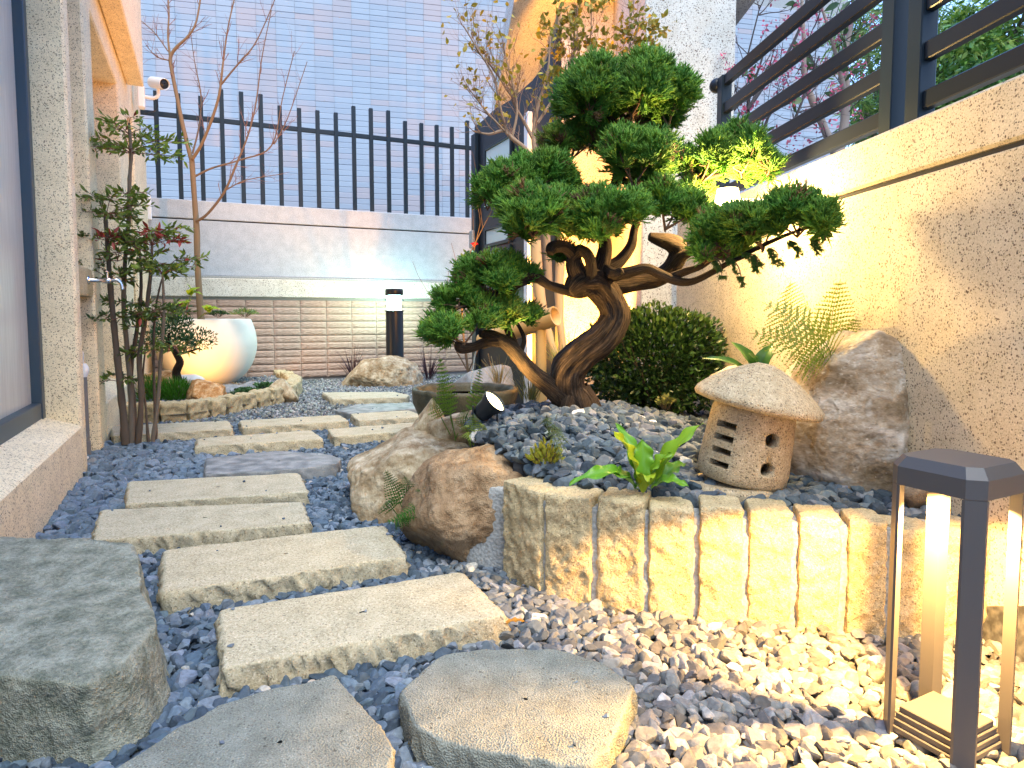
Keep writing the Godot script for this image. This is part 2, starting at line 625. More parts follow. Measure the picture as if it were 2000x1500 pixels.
	texture("mortar", 256, [[0.1, 71, 4, 1.0]], [[0.0, Color(0.25, 0.26, 0.25)], [1.0, Color(0.42, 0.43, 0.42)]])
	texture("tile_brown", 256, [[0.03, 76, 4, 1.0]], [[0.0, Color(0.33, 0.24, 0.195)], [1.0, Color(0.44, 0.335, 0.28)]])
	texture("soil", 256, [[0.06, 81, 4, 1.0]], [[0.0, Color(0.03, 0.032, 0.035)], [1.0, Color(0.09, 0.095, 0.10)]])
	texture("brushed", 256, [[0.03, 86, 4, 1.0]], [[0.0, Color(0.44, 0.45, 0.40)], [1.0, Color(0.56, 0.57, 0.52)]])
	mat("washed", Color.WHITE, 0.75, "washed", 1.15, 0.12)
	mat("washed_wall", Color(1.05, 1.0, 0.90), 0.8, "washed", 1.6, 0.05)
	mat("washed_bay", Color(1.14, 1.08, 0.96), 0.75, "washed", 1.5, 0.12)
	mat("granite", Color(0.97, 0.945, 0.885), 0.85, "granite", 1.35, 0.25)
	mat("granite_warm", Color(0.98, 0.92, 0.80), 0.9, "granite", 1.5, 0.4)
	texture("lantern", 512, [[0.2, 91, 2, 1.0], [0.02, 92, 3, 0.6]], [[0.0, Color(0.30, 0.26, 0.20)], [0.5, Color(0.47, 0.42, 0.33)], [1.0, Color(0.62, 0.57, 0.48)]], [[2600, 1.2, 2.9, Color(0.10, 0.085, 0.065), 0.8], [1500, 1.2, 2.6, Color(0.78, 0.74, 0.66), 0.6], [500, 1.4, 2.8, Color(0.42, 0.27, 0.14), 0.6]])
	mat("lantern_stone", Color(1.0, 0.95, 0.86), 0.92, "lantern", 2.4, 0.5)
	mat("stucco", Color.WHITE, 0.9, "stucco", 1.4, 0.15)
	mat("slate", Color(0.98, 1.0, 1.03), 0.65, "slate", 1.6, 0.15)
	mat("flag", Color(0.96, 1.0, 0.99), 0.75, "flag", 2.2, 0.5)
	mat("brown_rock", Color(1.04, 1.0, 0.95), 0.85, "brown_rock", 2.2, 1.4)
	mat("grey_rock", Color(0.97, 1.02, 1.0), 0.75, "grey_rock", 2.6, 1.2)
	var pr := mat("pale_rock", Color.WHITE, 0.75, "pale_rock", 1.5, 0.6)
	pr.uv1_scale = Vector3(1.0, 1.7, 1.0)
	mat("tan_rock", Color(1.0, 0.97, 0.9), 0.85, "pale_rock", 1.3, 0.8)
	mat("ochre_rock", Color.WHITE, 0.85, "ochre_rock", 3.0, 0.6)
	mat("mortar", Color.WHITE, 0.95, "mortar", 3.0, 0.2)
	mat("soil", Color.WHITE, 1.0, "soil", 2.0, 0.3)
	mat("tile_brown", Color(1.04, 1.0, 0.97), 0.6, "tile_brown", 2.0, 0.0)
	M.tile_brown.uv1_scale = Vector3(2, 9, 2)
	M.tile_brown.heightmap_enabled = true
	M.tile_brown.heightmap_texture = T.tile_brown_h
	M.tile_brown.heightmap_scale = 0.5
	mat("house_tile", lin(0.44, 0.36, 0.30), 0.55)
	mat("house_tile_b", lin(0.41, 0.335, 0.28), 0.6)
	mat("joint", lin(0.30, 0.28, 0.26), 0.95)
	mat("dark_joint", lin(0.04, 0.04, 0.045), 0.95)
	mat("frame_metal", lin(0.05, 0.075, 0.10), 0.4)
	M.frame_metal.metallic = 0.3
	mat("black_metal", lin(0.012, 0.016, 0.022), 0.35)
	mat("fence_metal", lin(0.012, 0.022, 0.032), 0.4)
	mat("lamp_metal", lin(0.085, 0.082, 0.085), 0.45)
	M.lamp_metal.metallic = 0.1
	mat("white_plastic", lin(0.75, 0.76, 0.78), 0.35)
	mat("grey_plastic", lin(0.16, 0.16, 0.165), 0.5)
	mat("chrome", lin(0.6, 0.6, 0.6), 0.2)
	M.chrome.metallic = 1.0
	var g := mat("window_glass", Color(1.0, 1.0, 1.0), 0.3, "brushed", 1.0)
	g.uv1_scale = Vector3(9.0, 0.35, 9.0)
	g.metallic_specular = 0.7
	mat("frosted", lin(0.55, 0.68, 0.66), 0.35)
	for q in [["stripe_a", 0.33, 0.385, 0.44], ["stripe_b", 0.31, 0.36, 0.415], ["stripe_c", 0.345, 0.36, 0.40], ["stripe_d", 0.37, 0.35, 0.37]]:
		mat(q[0], lin(q[1], q[2], q[3]), 0.45)
	tinted("stripe_tint", 0.45)
	var bk := tinted("bark", 0.9)
	bk.albedo_color = Color(0.62, 0.58, 0.55)
	bk.albedo_texture = T.bark
	bk.uv1_scale = Vector3(4.0, 1.3, 1)
	bk.heightmap_enabled = true
	bk.heightmap_texture = T.bark_h
	bk.heightmap_scale = 0.5
	tinted("twig", 0.85)
	tinted("leaf", 0.45, 0.5)
	tinted("needle", 0.6, 0.35)
	tinted("waxy_leaf", 0.32, 0.35)
	tinted("petal", 0.6, 0.5)
	var pb := tinted("gravel", 0.8)
	pb.albedo_texture = T.pebble
	pb.uv1_scale = Vector3.ONE * 9.0
	pb.uv1_triplanar = true
	pb.uv1_world_triplanar = true
	mat("pot_white", lin(0.66, 0.635, 0.57), 0.55)
	mat("driftwood", lin(0.62, 0.42, 0.22), 0.7)
	mat("bamboo", lin(0.55, 0.34, 0.13), 0.45)
	mat("bamboo_end", lin(0.62, 0.38, 0.17), 0.7)
	mat("basin_stone", Color(0.55, 0.55, 0.48), 0.6, "grey_rock", 2.0, 0.3)
	var w := glass("water", Color(0.75, 0.85, 0.9, 0.25), 0.05)
	w.metallic_specular = 0.5

# ------------------------------------------------------------------ the ground
func ground() -> void:
	var g := MB.new()
	g.box(Transform3D(Basis(), Vector3(0, -0.56, -20)), Vector3(160, 1.0, 160))
	var o := obj("ground", g, M.soil)
	tag(o, "dark earth under the gravel of the garden", "ground", "", "structure")

func frame_of(x: Vector3, o: Vector3) -> Transform3D:
	return Transform3D(Basis(x, Vector3.UP, x.cross(Vector3.UP)), o)

func span(m: MB, a: Vector3, b: Vector3, bev := 0.0) -> void:      # a box between two opposite corners
	m.box(Transform3D(Basis(), (a + b) * 0.5), (b - a).abs(), bev)

# ------------------------------------------------------------------ the house on the left: local x points out of its face, z back towards the camera
const OUT := Vector3(0.9096, 0, -0.4155)
const P0 := Vector3(-2.035, 0, -3.154)
func house() -> void:
	var h := thing("house", "pale washed stone house with tall windows and brown tiled recess", "house", P0)
	h.transform = frame_of(OUT, P0)
	var I := Transform3D.IDENTITY
	var m := MB.new()
	span(m, Vector3(-0.45, -0.1, -0.12), Vector3(0, 3.8, 0), 0.012)
	obj("wall", m, M.washed_bay, h)
	m = MB.new()
	span(m, Vector3(-0.45, -0.1, -0.875), Vector3(0, 3.8, -0.60), 0.012)
	obj("wall", m, M.washed_bay, h)
	m = MB.new()
	span(m, Vector3(-0.45, -0.1, -4.4), Vector3(0, 3.8, -2.25), 0.012)
	obj("wall", m, M.washed_bay, h)
	m = MB.new()
	span(m, Vector3(-0.45, 2.6, 0.002), Vector3(-0.002, 3.8, 4.2), 0.012)
	obj("lintel", m, M.washed_bay, h)
	m = MB.new()
	span(m, Vector3(-0.45, 2.48, -2.248), Vector3(-0.002, 3.8, -0.877), 0.01)
	obj("lintel", m, M.washed_bay, h)
	for z in [[0.002, 4.2], [-2.248, -0.877]]:
		m = MB.new()
		var L: float = z[1] - z[0]
		m.prism([Vector2(0, -0.1), Vector2(0, 0.222), Vector2(-0.008, 0.23), Vector2(-0.16, 0.282), Vector2(-0.45, 0.282), Vector2(-0.45, -0.1)], Transform3D(Basis(), Vector3(0, 0, (z[0] + z[1]) * 0.5)), L)
		obj("sill", m, M.washed_bay, h)
	# the big window: frame and frosted panes set back from the face
	m = MB.new()
	for a in [[Vector3(-0.20, 0.27, -0.01), Vector3(-0.14, 2.6, 0.055)], [Vector3(-0.20, 0.275, 0.056), Vector3(-0.145, 0.35, 4.2)], [Vector3(-0.20, 2.53, 0.056), Vector3(-0.145, 2.6, 4.2)], [Vector3(-0.215, 0.35, 1.30), Vector3(-0.15, 2.53, 1.36)]]:
		span(m, a[0], a[1], 0.004)
	var win := obj("window", m, M.frame_metal, h)
	for z in [[0.056, 1.30], [1.36, 4.2]]:
		m = MB.new()
		span(m, Vector3(-0.19, 0.35, z[0]), Vector3(-0.182, 2.53, z[1]))
		obj("pane", m, M.window_glass, win)
	m = MB.new()
	for a in [[Vector3(-0.26, 0.27, -0.935), Vector3(-0.20, 2.48, -0.878)], [Vector3(-0.26, 0.27, -2.247), Vector3(-0.20, 2.48, -2.19)], [Vector3(-0.26, 0.275, -2.19), Vector3(-0.205, 0.33, -0.935)], [Vector3(-0.26, 2.43, -2.19), Vector3(-0.205, 2.479, -0.935)]]:
		span(m, a[0], a[1], 0.004)
	win = obj("window", m, M.frame_metal, h)
	m = MB.new()
	span(m, Vector3(-0.24, 0.33, -2.19), Vector3(-0.232, 2.43, -0.935))
	obj("pane", m, M.window_glass, win)
	# the tiled recess between the two piers
	m = MB.new()
	span(m, Vector3(-0.45, -0.1, -0.598), Vector3(-0.095, 3.8, -0.122))
	var rec := obj("tiled_wall", m, M.joint, h)
	var tm := MB.new()
	tm.box(I, Vector3(0.014, 0.142, 0.232), 0.004)
	var tmesh := tm.mesh()
	for r in 26:
		for k in 2:
			obj("tile", tmesh, [M.house_tile, M.house_tile_b][rng.randi() % 2], rec, Transform3D(Basis(), Vector3(-0.088 + rf(-0.001, 0.001), 0.075 + r * 0.148, -0.241 - k * 0.238)))
	# a granite block let into the tiled wall carries the tap
	obj("tap_block", block(Vector3(0.075, 0.15, 0.46), 0.012, 0.004, 0.012, 5), M.granite_warm, h, Transform3D(Basis(), Vector3(-0.042, 0.92, -0.36)))
	m = MB.new()
	span(m, Vector3(0.002, 2.69, -2.95), Vector3(0.13, 3.8, 3.0), 0.008)
	obj("eave", m, M.washed_bay, h)
	m = MB.new()
	span(m, Vector3(0.0, -0.1, -4.25), Vector3(0.045, 2.42, -2.9), 0.012)
	obj("pilaster", m, M.washed_bay, h)
	# things fixed to the house
	var tp := h.transform
	var tap := thing("garden_tap", "chrome garden tap on the stone block behind the tall bamboo-like shrub", "tap", tp * Vector3(-0.003, 0.93, -0.40))
	tap.transform.basis = tp.basis
	m = MB.new()
	m.lathe([Vector2(0.022, 0), Vector2(0.022, 0.006), Vector2(0.012, 0.01), Vector2(0.010, 0.07), Vector2(0.016, 0.075), Vector2(0.016, 0.10), Vector2(0.010, 0.105)], 16, Transform3D(Basis(Vector3.BACK, -PI / 2), Vector3.ZERO), true)
	var sp := smooth([Vector3(0.10, 0, 0), Vector3(0.13, 0.004, 0), Vector3(0.15, -0.015, 0), Vector3(0.155, -0.045, 0)], [0.010, 0.010, 0.009, 0.010])
	m.tube(sp[0], sp[1], 10)
	obj("spout", m, M.chrome, tap)
	m = MB.new()
	m.box(Transform3D(Basis(), Vector3(0.088, 0.045, 0)), Vector3(0.014, 0.01, 0.07), 0.004)
	m.tube([Vector3(0.088, 0.01, 0), Vector3(0.088, 0.042, 0)], [0.006, 0.006], 8)
	obj("handle", m, M.chrome, tap)
	var pipe := thing("drain_pipe", "dark grey upright pipe with white box on the tiled wall", "pipe", tp * Vector3(-0.055, 0, -0.475))
	pipe.transform.basis = tp.basis
	m = MB.new()
	m.tube([Vector3(0, -0.05, 0), Vector3(0, 0.08, 0), Vector3(0, 0.40, 0), Vector3(0, 0.42, 0)], [0.020, 0.020, 0.020, 0.020], 14)
	obj("shaft", m, M.grey_plastic, pipe)
	m = MB.new()
	m.tube([Vector3(0, 0.0, 0), Vector3(0, 0.075, 0)], [0.024, 0.024], 14)
	obj("collar", m, M.grey_plastic, pipe)
	m = MB.new()
	m.box(Transform3D(Basis(), Vector3(-0.012, 0.49, -0.01)), Vector3(0.03, 0.13, 0.10), 0.006)
	obj("junction_box", m, M.white_plastic, pipe)
	var sc := smooth([Vector3(0, 0.42, 0), Vector3(0.012, 0.46, 0), Vector3(0.006, 0.49, 0)], [0.018, 0.02, 0.012])
	m = MB.new()
	m.tube(sc[0], sc[1], 10)
	obj("elbow", m, M.white_plastic, pipe)
	var spg := thing("hose_bib", "small grey hose bib low on the corner of the house", "tap", tp * Vector3(-0.03, 0, -0.19))
	spg.transform.basis = tp.basis
	m = MB.new()
	m.tube([Vector3(0, -0.02, 0), Vector3(0, 0.1, 0), Vector3(0.0, 0.15, 0)], [0.016, 0.016, 0.014], 12)
	m.tube([Vector3(-0.03, 0.15, 0), Vector3(0.0, 0.15, 0), Vector3(0.02, 0.15, 0)], [0.02, 0.022, 0.02], 12)
	obj("body", m, M.grey_plastic, spg)
	m = MB.new()
	m.tube([Vector3(0, 0.035, 0), Vector3(0, 0.042, 0)], [0.026, 0.026], 14)
	obj("clamp", m, M.white_plastic, spg)
	# the security camera under the eave's end
	var sc0: Vector3 = tp * Vector3(0.046, 2.83, -3.45)
	var cam := thing("security_camera", "white bullet security camera at the corner of the house eave", "camera", sc0)
	cam.transform.basis = tp.basis
	m = MB.new()
	m.box(Transform3D(Basis(), Vector3(0.03, -0.09, 0)), Vector3(0.06, 0.20, 0.10), 0.01)
	obj("bracket", m, M.white_plastic, cam)
	m = MB.new()
	var ar := smooth([Vector3(0.06, -0.08, 0), Vector3(0.13, -0.09, 0.02), Vector3(0.17, -0.06, 0.03), Vector3(0.17, 0.0, 0.03)], [0.016, 0.016, 0.016, 0.016])
	m.tube(ar[0], ar[1], 10)
	obj("arm", m, M.white_plastic, cam)
	m = MB.new()
	var ax := Transform3D(aim(Vector3(0.55, -0.25, 0.8)), Vector3(0.12, 0.07, -0.04))
	m.lathe([Vector2(0.0, 0), Vector2(0.045, 0.0), Vector2(0.052, 0.01), Vector2(0.052, 0.20), Vector2(0.048, 0.205), Vector2(0.044, 0.19)], 20, ax)
	obj("body", m, M.white_plastic, cam)
	m = MB.new()
	m.lathe([Vector2(0.044, 0.188), Vector2(0.02, 0.188), Vector2(0.02, 0.195), Vector2(0.0, 0.198)], 20, ax)
	obj("lens", m, M.black_metal, cam)
	m = MB.new()
	var cb := smooth([Vector3(0.13, -0.08, 0.02), Vector3(0.16, -0.13, 0.03), Vector3(0.14, -0.2, 0.02), Vector3(0.05, -0.24, 0.02)], [0.005, 0.005, 0.005, 0.005])
	m.tube(cb[0], cb[1], 6)
	obj("cable", m, M.black_metal, cam)

# ------------------------------------------------------------------ the wall at the back, its fence
var B0: Vector3
func garden_wall() -> void:
	B0 = gnd(600, 742)
	var w := thing("garden_wall", "pale rendered back wall with brown tiled base and speckled ledge", "wall", B0)
	w.transform = frame_of(OUT, B0)
	var m := MB.new()
	span(m, Vector3(-2.4, -0.1, -0.22), Vector3(2.35, 0.945, -0.02))
	var base := obj("tiled_base", m, M.joint, w)
	m = MB.new()
	span(m, Vector3(-2.4, 0.947, -0.22), Vector3(2.35, 1.15, 0.03), 0.008)
	obj("ledge", m, M.washed, w)
	m = MB.new()
	span(m, Vector3(-2.4, 1.152, -0.22), Vector3(2.35, 1.175, 0.015), 0.004)
	obj("flashing", m, M.mortar, w)
	m = MB.new()
	span(m, Vector3(-2.4, 1.177, -0.22), Vector3(2.35, 1.765, -0.02), 0.004)
	obj("render_panel", m, M.stucco, w)
	m = MB.new()
	span(m, Vector3(-2.4, 1.767, -0.22), Vector3(2.35, 1.777, -0.035))
	obj("groove", m, M.dark_joint, w)
	m = MB.new()
	span(m, Vector3(-2.4, 1.779, -0.23), Vector3(2.35, 1.975, -0.015), 0.006)
	obj("coping", m, M.stucco, w)
	m = MB.new()
	span(m, Vector3(-1.60, 1.74, -0.014), Vector3(-1.53, 1.99, 0.03), 0.006)
	obj("end_bracket", m, M.white_plastic, w)
	# split-faced tiles in pairs of courses
	var shapes := []
	for k in 5:
		nz.seed = 300 + k
		nz.frequency = 1.0
		nz.fractal_octaves = 3
		var t := MB.new()
		var R := []
		for y in 7:
			var row := PackedVector3Array()
			for x in 13:
				var px := lerpf(-0.144, 0.144, x / 12.0)
				var py := lerpf(-0.0385, 0.0385, y / 6.0)
				var edge := minf(minf(x, 12 - x), minf(y, 6 - y))
				var z := 0.002 if edge < 0.5 else 0.012 + 0.006 * nz.get_noise_2d((px - py * 1.6) * 12.0, (py + px * 0.35) * 60.0)
				row.append(Vector3(px, py, z))
			R.append(row)
		t.grid(R, false, 1.0)
		t.box(Transform3D(Basis(), Vector3(0, 0, -0.008)), Vector3(0.288, 0.077, 0.019))
		shapes.append(t.mesh())
	for r in 12:
		for k in 16:
			var y: float = 0.03 + 0.0385 + r * 0.081 - (0.003 if r % 2 else 0.0)
			if y > 0.93:
				continue
			obj("tile", shapes[rng.randi() % 5], M.tile_brown, base, Transform3D(Basis(), Vector3(-2.25 + k * 0.292, minf(y, 0.9), -0.006 + rf(-0.001, 0.001))))
	# the fence of square bars
	var f := thing("metal_fence", "dark blue steel fence of upright bars on the pale back wall", "fence", B0)
	f.transform = w.transform
	m = MB.new()
	m.box(Transform3D(Basis(), Vector3(0.2, 2.86, -0.10)), Vector3(4.5, 0.05, 0.035), 0.004)
	obj("rail", m, M.fence_metal, f)
	m = MB.new()
	m.box(Transform3D(Basis(), Vector3.ZERO), Vector3(0.045, 1.12, 0.045), 0.004)
	var low := m.mesh()
	m = MB.new()
	m.box(Transform3D(Basis(), Vector3(0, 0.05, 0)), Vector3(0.045, 1.22, 0.045), 0.004)
	var high := m.mesh()
	var us := [268, 307, 351, 395, 436, 475, 513, 550, 588, 624, 660, 695, 729, 763, 796, 828, 858, 888, 918]
	var hi := [4, 5, 6, 11, 12, 13, 18]
	for k in us.size():
		var q := on(us[k], 300, B0, OUT.cross(Vector3.UP))
		var s := (q - B0).dot(OUT)
		obj("bar", high if k in hi else low, M.fence_metal, f, Transform3D(Basis(), Vector3(s, 2.535, -0.10)))

func on(u: float, vv: float, p: Vector3, nn: Vector3) -> Vector3:    # where the pixel's ray meets a plane
	var r := ray(u, vv)
	return EYE + r * ((p - EYE).dot(nn) / r.dot(nn))

# ------------------------------------------------------------------ the tall building behind, clad in strips of pale tile
func neighbour_building() -> void:
	var n0 := at(600, 600, 11.0)
	n0.y = 0
	var h := thing("neighbour_building", "tall building behind clad in pale blue and pinkish strip tiles", "building", n0)
	h.transform = frame_of(Vector3(0.9715, 0, -0.237), n0)
	var m := MB.new()
	span(m, Vector3(-4.5, -0.2, -6.0), Vector3(10.1, 9.0, -0.012))
	var wall := obj("wall", m, M.mortar, h)
	m = MB.new()
	m.prism([Vector2(0.0, -0.0438), Vector2(0.009, -0.0438), Vector2(0.0135, -0.039), Vector2(0.0135, 0.036), Vector2(0.008, 0.0438), Vector2(0.0, 0.0438)], Transform3D(Basis(Vector3(0, 0, 1), Vector3(0, 1, 0), Vector3(-1, 0, 0)), Vector3.ZERO), 0.286)
	var tile := m.mesh()
	var ts := []
	var cs := []
	var mats := [M.stripe_a, M.stripe_b, M.stripe_c, M.stripe_d]
	var tone := [Color(0.33, 0.385, 0.44), Color(0.31, 0.36, 0.415), Color(0.345, 0.36, 0.40), Color(0.37, 0.35, 0.37)]
	var pat := FastNoiseLite.new()
	pat.seed = 12
	pat.frequency = 0.09
	var single := 0
	for r in 52:
		for k in 50:
			var x := -4.3 + k * 0.29
			var y := 1.9 + r * 0.089
			var q := pat.get_noise_2d(k * 4.0, r * 1.2) + rf(-0.45, 0.45)
			var c := 3 if q > 0.38 else (2 if q > 0.12 else (1 if q > -0.2 else 0))
			var t := Transform3D(Basis(), Vector3(x, y, -0.012 + rf(-0.0015, 0.0015)))
			if k >= 4 and k < 16 and r >= 4 and r < 29:
				obj("tile", tile, mats[c], wall, t)
				single += 1
			else:
				ts.append(t)
				cs.append(tone[c])
	multi("tile_strips", tile, M.stripe_tint, ts, cs, wall)

# ------------------------------------------------------------------ the wall on the right and its railings
var RT: Transform3D
func boundary_wall() -> void:
	var dr := Vector3(-0.0872, 0, -0.9962)
	RT = Transform3D(Basis(Vector3.UP.cross(dr) * -1.0, Vector3.UP, dr * -1.0), Vector3(1.1, 0, -1.72))   # x out over the garden's far side, z back to the camera
	var w := thing("boundary_wall", "long speckled washed stone wall along the right of the raised bed", "wall")
	w.transform = RT
	var m := MB.new()
	span(m, Vector3(0.0, -0.1, -2.07), Vector3(0.16, 1.122, 2.6), 0.004)
	obj("wall_face", m, M.washed_wall, w)
	m = MB.new()
	span(m, Vector3(0.014, 1.123, -2.06), Vector3(0.15, 1.136, 2.6))
	obj("groove", m, M.dark_joint, w)
	m = MB.new()
	span(m, Vector3(-0.001, 1.137, -2.075), Vector3(0.165, 1.28, 2.6), 0.008)
	obj("coping", m, M.washed_wall, w)

func railings() -> void:
	var ys := [1.345, 1.477, 1.61, 1.742, 1.875]
	var spec := [["steel railing of flat dark rails, from the ball-ended post to the wide post", -1.62, -0.34], ["steel railing of flat dark rails, nearer the camera past the wide post gap", -0.22, 2.4]]
	for k in 2:
		var r := thing("wall_railing", spec[k][0], "railing", Vector3.ZERO, "railings on the boundary wall")
		r.transform = RT
		var a: float = spec[k][1]
		var b: float = spec[k][2]
		for y in ys:
			var m := MB.new()
			m.box(Transform3D(Basis(), Vector3(0.07, y, (a + b) * 0.5)), Vector3(0.03, 0.05, b - a - 0.06), 0.003)
			obj("rail", m, M.black_metal, r)
		for z in [a, b]:
			var m := MB.new()
			var top := 2.1 if absf(z + 0.28) < 0.2 else 1.9
			span(m, Vector3(0.045, 1.285, z - 0.03), Vector3(0.095, top, z + 0.03), 0.003)
			obj("post", m, M.fence_metal, r)
		if k == 0:
			var m := MB.new()
			m.lathe([Vector2(0.0, -0.036), Vector2(0.02, -0.032), Vector2(0.034, -0.014), Vector2(0.036, 0.0), Vector2(0.034, 0.014), Vector2(0.02, 0.032), Vector2(0.0, 0.036)], 18, Transform3D(Basis(Vector3.RIGHT, PI / 2), Vector3(0.055, 1.875, a - 0.06)))
			obj("end_cap", m, M.black_metal, r)

# ------------------------------------------------------------------ the gate and the walls about it
func gate() -> void:
	var g := thing("gatehouse", "speckled stone gate pier with warm lit inner walls and small roof", "gatehouse")
	var m := MB.new()
	span(m, Vector3(0.765, -0.1, -5.6), Vector3(1.29, 3.6, -4.0), 0.006)
	obj("pier", m, M.washed, g)
	m = MB.new()
	span(m, Vector3(0.36, -0.1, -5.45), Vector3(0.763, 4.2, -5.2), 0.004)
	obj("inner_wall", m, M.washed, g)
	m = MB.new()
	span(m, Vector3(1.2, 2.60, -7.5), Vector3(1.44, 2.85, -4.06), 0.004)
	obj("roof", m, M.washed, g)
	m = MB.new()
	m.prism([Vector2(-0.21, -7.95), Vector2(0.03, -5.0), Vector2(1.285, -5.0), Vector2(1.285, -7.95)], Transform3D(Basis(Vector3.RIGHT, Vector3.BACK, Vector3.DOWN), Vector3(0, 3.23, 0)), 0.30)
	obj("canopy", m, M.washed, g)
	var p2 := []
	# the open gate leaf with its swept top
	var o := Vector3(-0.322, 0, -6.0)
	var x := Vector3(0.4155, 0, 0.9096)
	var nn := Vector3(-0.9096, 0, 0.4155)
	var leaf := thing("gate_leaf", "dark blue steel gate leaf standing open with small frosted panes", "gate", o)
	leaf.transform = Transform3D(Basis(x, Vector3.UP, x.cross(Vector3.UP)), o)
	var inv := leaf.transform.affine_inverse()
	p2 = []
	for q in [[931, 735], [931, 248], [947, 236], [972, 213], [1000, 197], [1017, 182], [1045, 158], [1066, 130], [1080, 98], [1092, 58], [1092, 760]]:
		var p := inv * on(q[0], q[1], o, nn)
		p2.append(Vector2(p.x, maxf(p.y, 0.03)))
	m = MB.new()
	# the swept top makes the outline not convex, so it is cut into upright strips
	for k in range(1, 9):
		var a: Vector2 = p2[k]
		var b: Vector2 = p2[k + 1]
		if b.x - a.x > 0.004:
			m.prism([Vector2(a.x, 0.03), a, b, Vector2(b.x, 0.03)], Transform3D(), 0.04)
	obj("panel", m, M.black_metal, leaf)
	var far: float = p2[1].x
	for q in [[956, 1004, 296, 335], [956, 1002, 384, 398], [956, 1004, 452, 478], [956, 1002, 494, 530], [956, 1006, 640, 668]]:
		var a := inv * on(q[0], q[3], o, nn)
		var b := inv * on(q[1], q[3], o, nn)
		var c := inv * on(q[0], q[2], o, nn)
		m = MB.new()
		span(m, Vector3(a.x, a.y, 0.018), Vector3(b.x, c.y, 0.03), 0.003)
		var pane := obj("pane", m, M.frosted, leaf)
		m = MB.new()
		for e in [[a.x - 0.025, a.x, a.y - 0.025, c.y + 0.025], [b.x, b.x + 0.025, a.y - 0.025, c.y + 0.025], [a.x, b.x, a.y - 0.025, a.y], [a.x, b.x, c.y, c.y + 0.025]]:
			span(m, Vector3(e[0], e[2], 0.0205), Vector3(e[1], e[3], 0.042), 0.004)
		obj("frame", m, M.fence_metal, pane)
	m = MB.new()
	span(m, Vector3(far + 0.002, 0.03, 0.0205), Vector3(far + 0.10, 2.3, 0.055), 0.005)
	obj("stile", m, M.fence_metal, leaf)
	m = MB.new()
	var e0 := inv * on(1037, 500, o, nn)
	span(m, Vector3(e0.x, 0.03, 0.0205), Vector3(e0.x + 0.07, 2.2, 0.06), 0.005)
	obj("edge_trim", m, M.white_plastic, leaf)
	m = MB.new()
	var h0 := inv * on(934, 470, o, nn)
	span(m, Vector3(h0.x - 0.02, h0.y - 0.07, 0.0555), Vector3(h0.x + 0.06, h0.y + 0.08, 0.08), 0.005)
	obj("latch_plate", m, M.mortar, leaf)

# ------------------------------------------------------------------ stepping stones
var slabs := []                        # outlines, so that the gravel keeps off them
func path_stones() -> void:
	var top := 0.05
	var list := [
		["stepping_slab", "granite", "cut granite slab nearest the camera, above the two dark flagstones", [[427, 1190], [905, 1115], [990, 1200], [436, 1303]]],
		["stepping_slab", "granite", "cut granite slab beside the right corner of the big square boulder", [[320, 1073], [750, 1025], [795, 1086], [314, 1158]]],
		["stepping_slab", "granite", "cut granite slab partly hidden by the far edge of the square boulder", [[197, 995], [590, 979], [607, 1021], [181, 1056]]],
		["stepping_slab", "granite", "cut granite slab just nearer than the smooth dark slate stone", [[250, 940], [585, 923], [602, 960], [246, 984]]],
		["stepping_slab", "granite", "short narrow granite slab between the dark slate and the pair of slabs", [[385, 856], [609, 840], [632, 857], [384, 871]]],
		["stepping_slab", "granite", "narrow granite slab behind the stems of the tall leafy shrub", [[214, 832], [446, 821], [455, 837], [222, 851]]],
		["stepping_slab", "granite", "narrow granite slab in front of the curved kerb, right of the stems", [[467, 821], [664, 810], [682, 822], [474, 834]]],
		["stepping_slab", "granite", "granite slab that meets the boulders in front of the stone basin", [[640, 838], [830, 823], [850, 838], [652, 852]]],
		["stepping_slab", "granite", "small granite slab against the left side of the stone basin", [[684, 808], [800, 801], [830, 813], [700, 821]]],
		["stepping_slab", "granite", "farthest granite slab, below the pale rock by the lit bollard", [[629, 766], [770, 765], [800, 771], [792, 776], [650, 779]]],
		["slate_stone", "slate", "smooth dark slate stepping stone with a pointed right end", [[401, 894], [480, 886], [553, 880], [640, 886], [667, 895], [658, 905], [591, 914], [500, 920], [400, 926]]],
		["slate_stone", "slate", "thin grey slate stone beside the stone basin, between granite slabs", [[654, 801], [700, 789], [806, 786], [820, 797], [690, 808]]],
		["flagstone", "flag", "many-sided dark flagstone at the bottom edge, left of the other", [[200, 1512], [330, 1430], [436, 1370], [560, 1336], [654, 1316], [700, 1368], [750, 1424], [773, 1470], [752, 1520], [700, 1590], [400, 1620], [240, 1580]]],
		["flagstone", "flag", "many-sided flagstone in the lamp's light, left of the bollard lamp", [[780, 1347], [858, 1276], [965, 1265], [1080, 1266], [1180, 1290], [1240, 1335], [1218, 1392], [1180, 1470], [1140, 1497], [1000, 1478], [880, 1448], [815, 1425]]],
	]
	var k := 0
	for q in list:
		var pts := []
		for e in q[3]:
			pts.append(gnd(e[0], e[1], top))
		slabs.append(pts)
		k += 1
		var near: float = -pts[0].z
		var gr: bool = q[0] == "stepping_slab"
		var m := slab(pts, top, 0.075, 0.017 if gr else 0.010, 0.010 if near < 2.6 else 0.03, 40 + k, 0.0015 if gr else 0.003)
		tag(obj(q[0], m, M[q[1]]), q[2], "stepping stone", "stepping stones of the path")

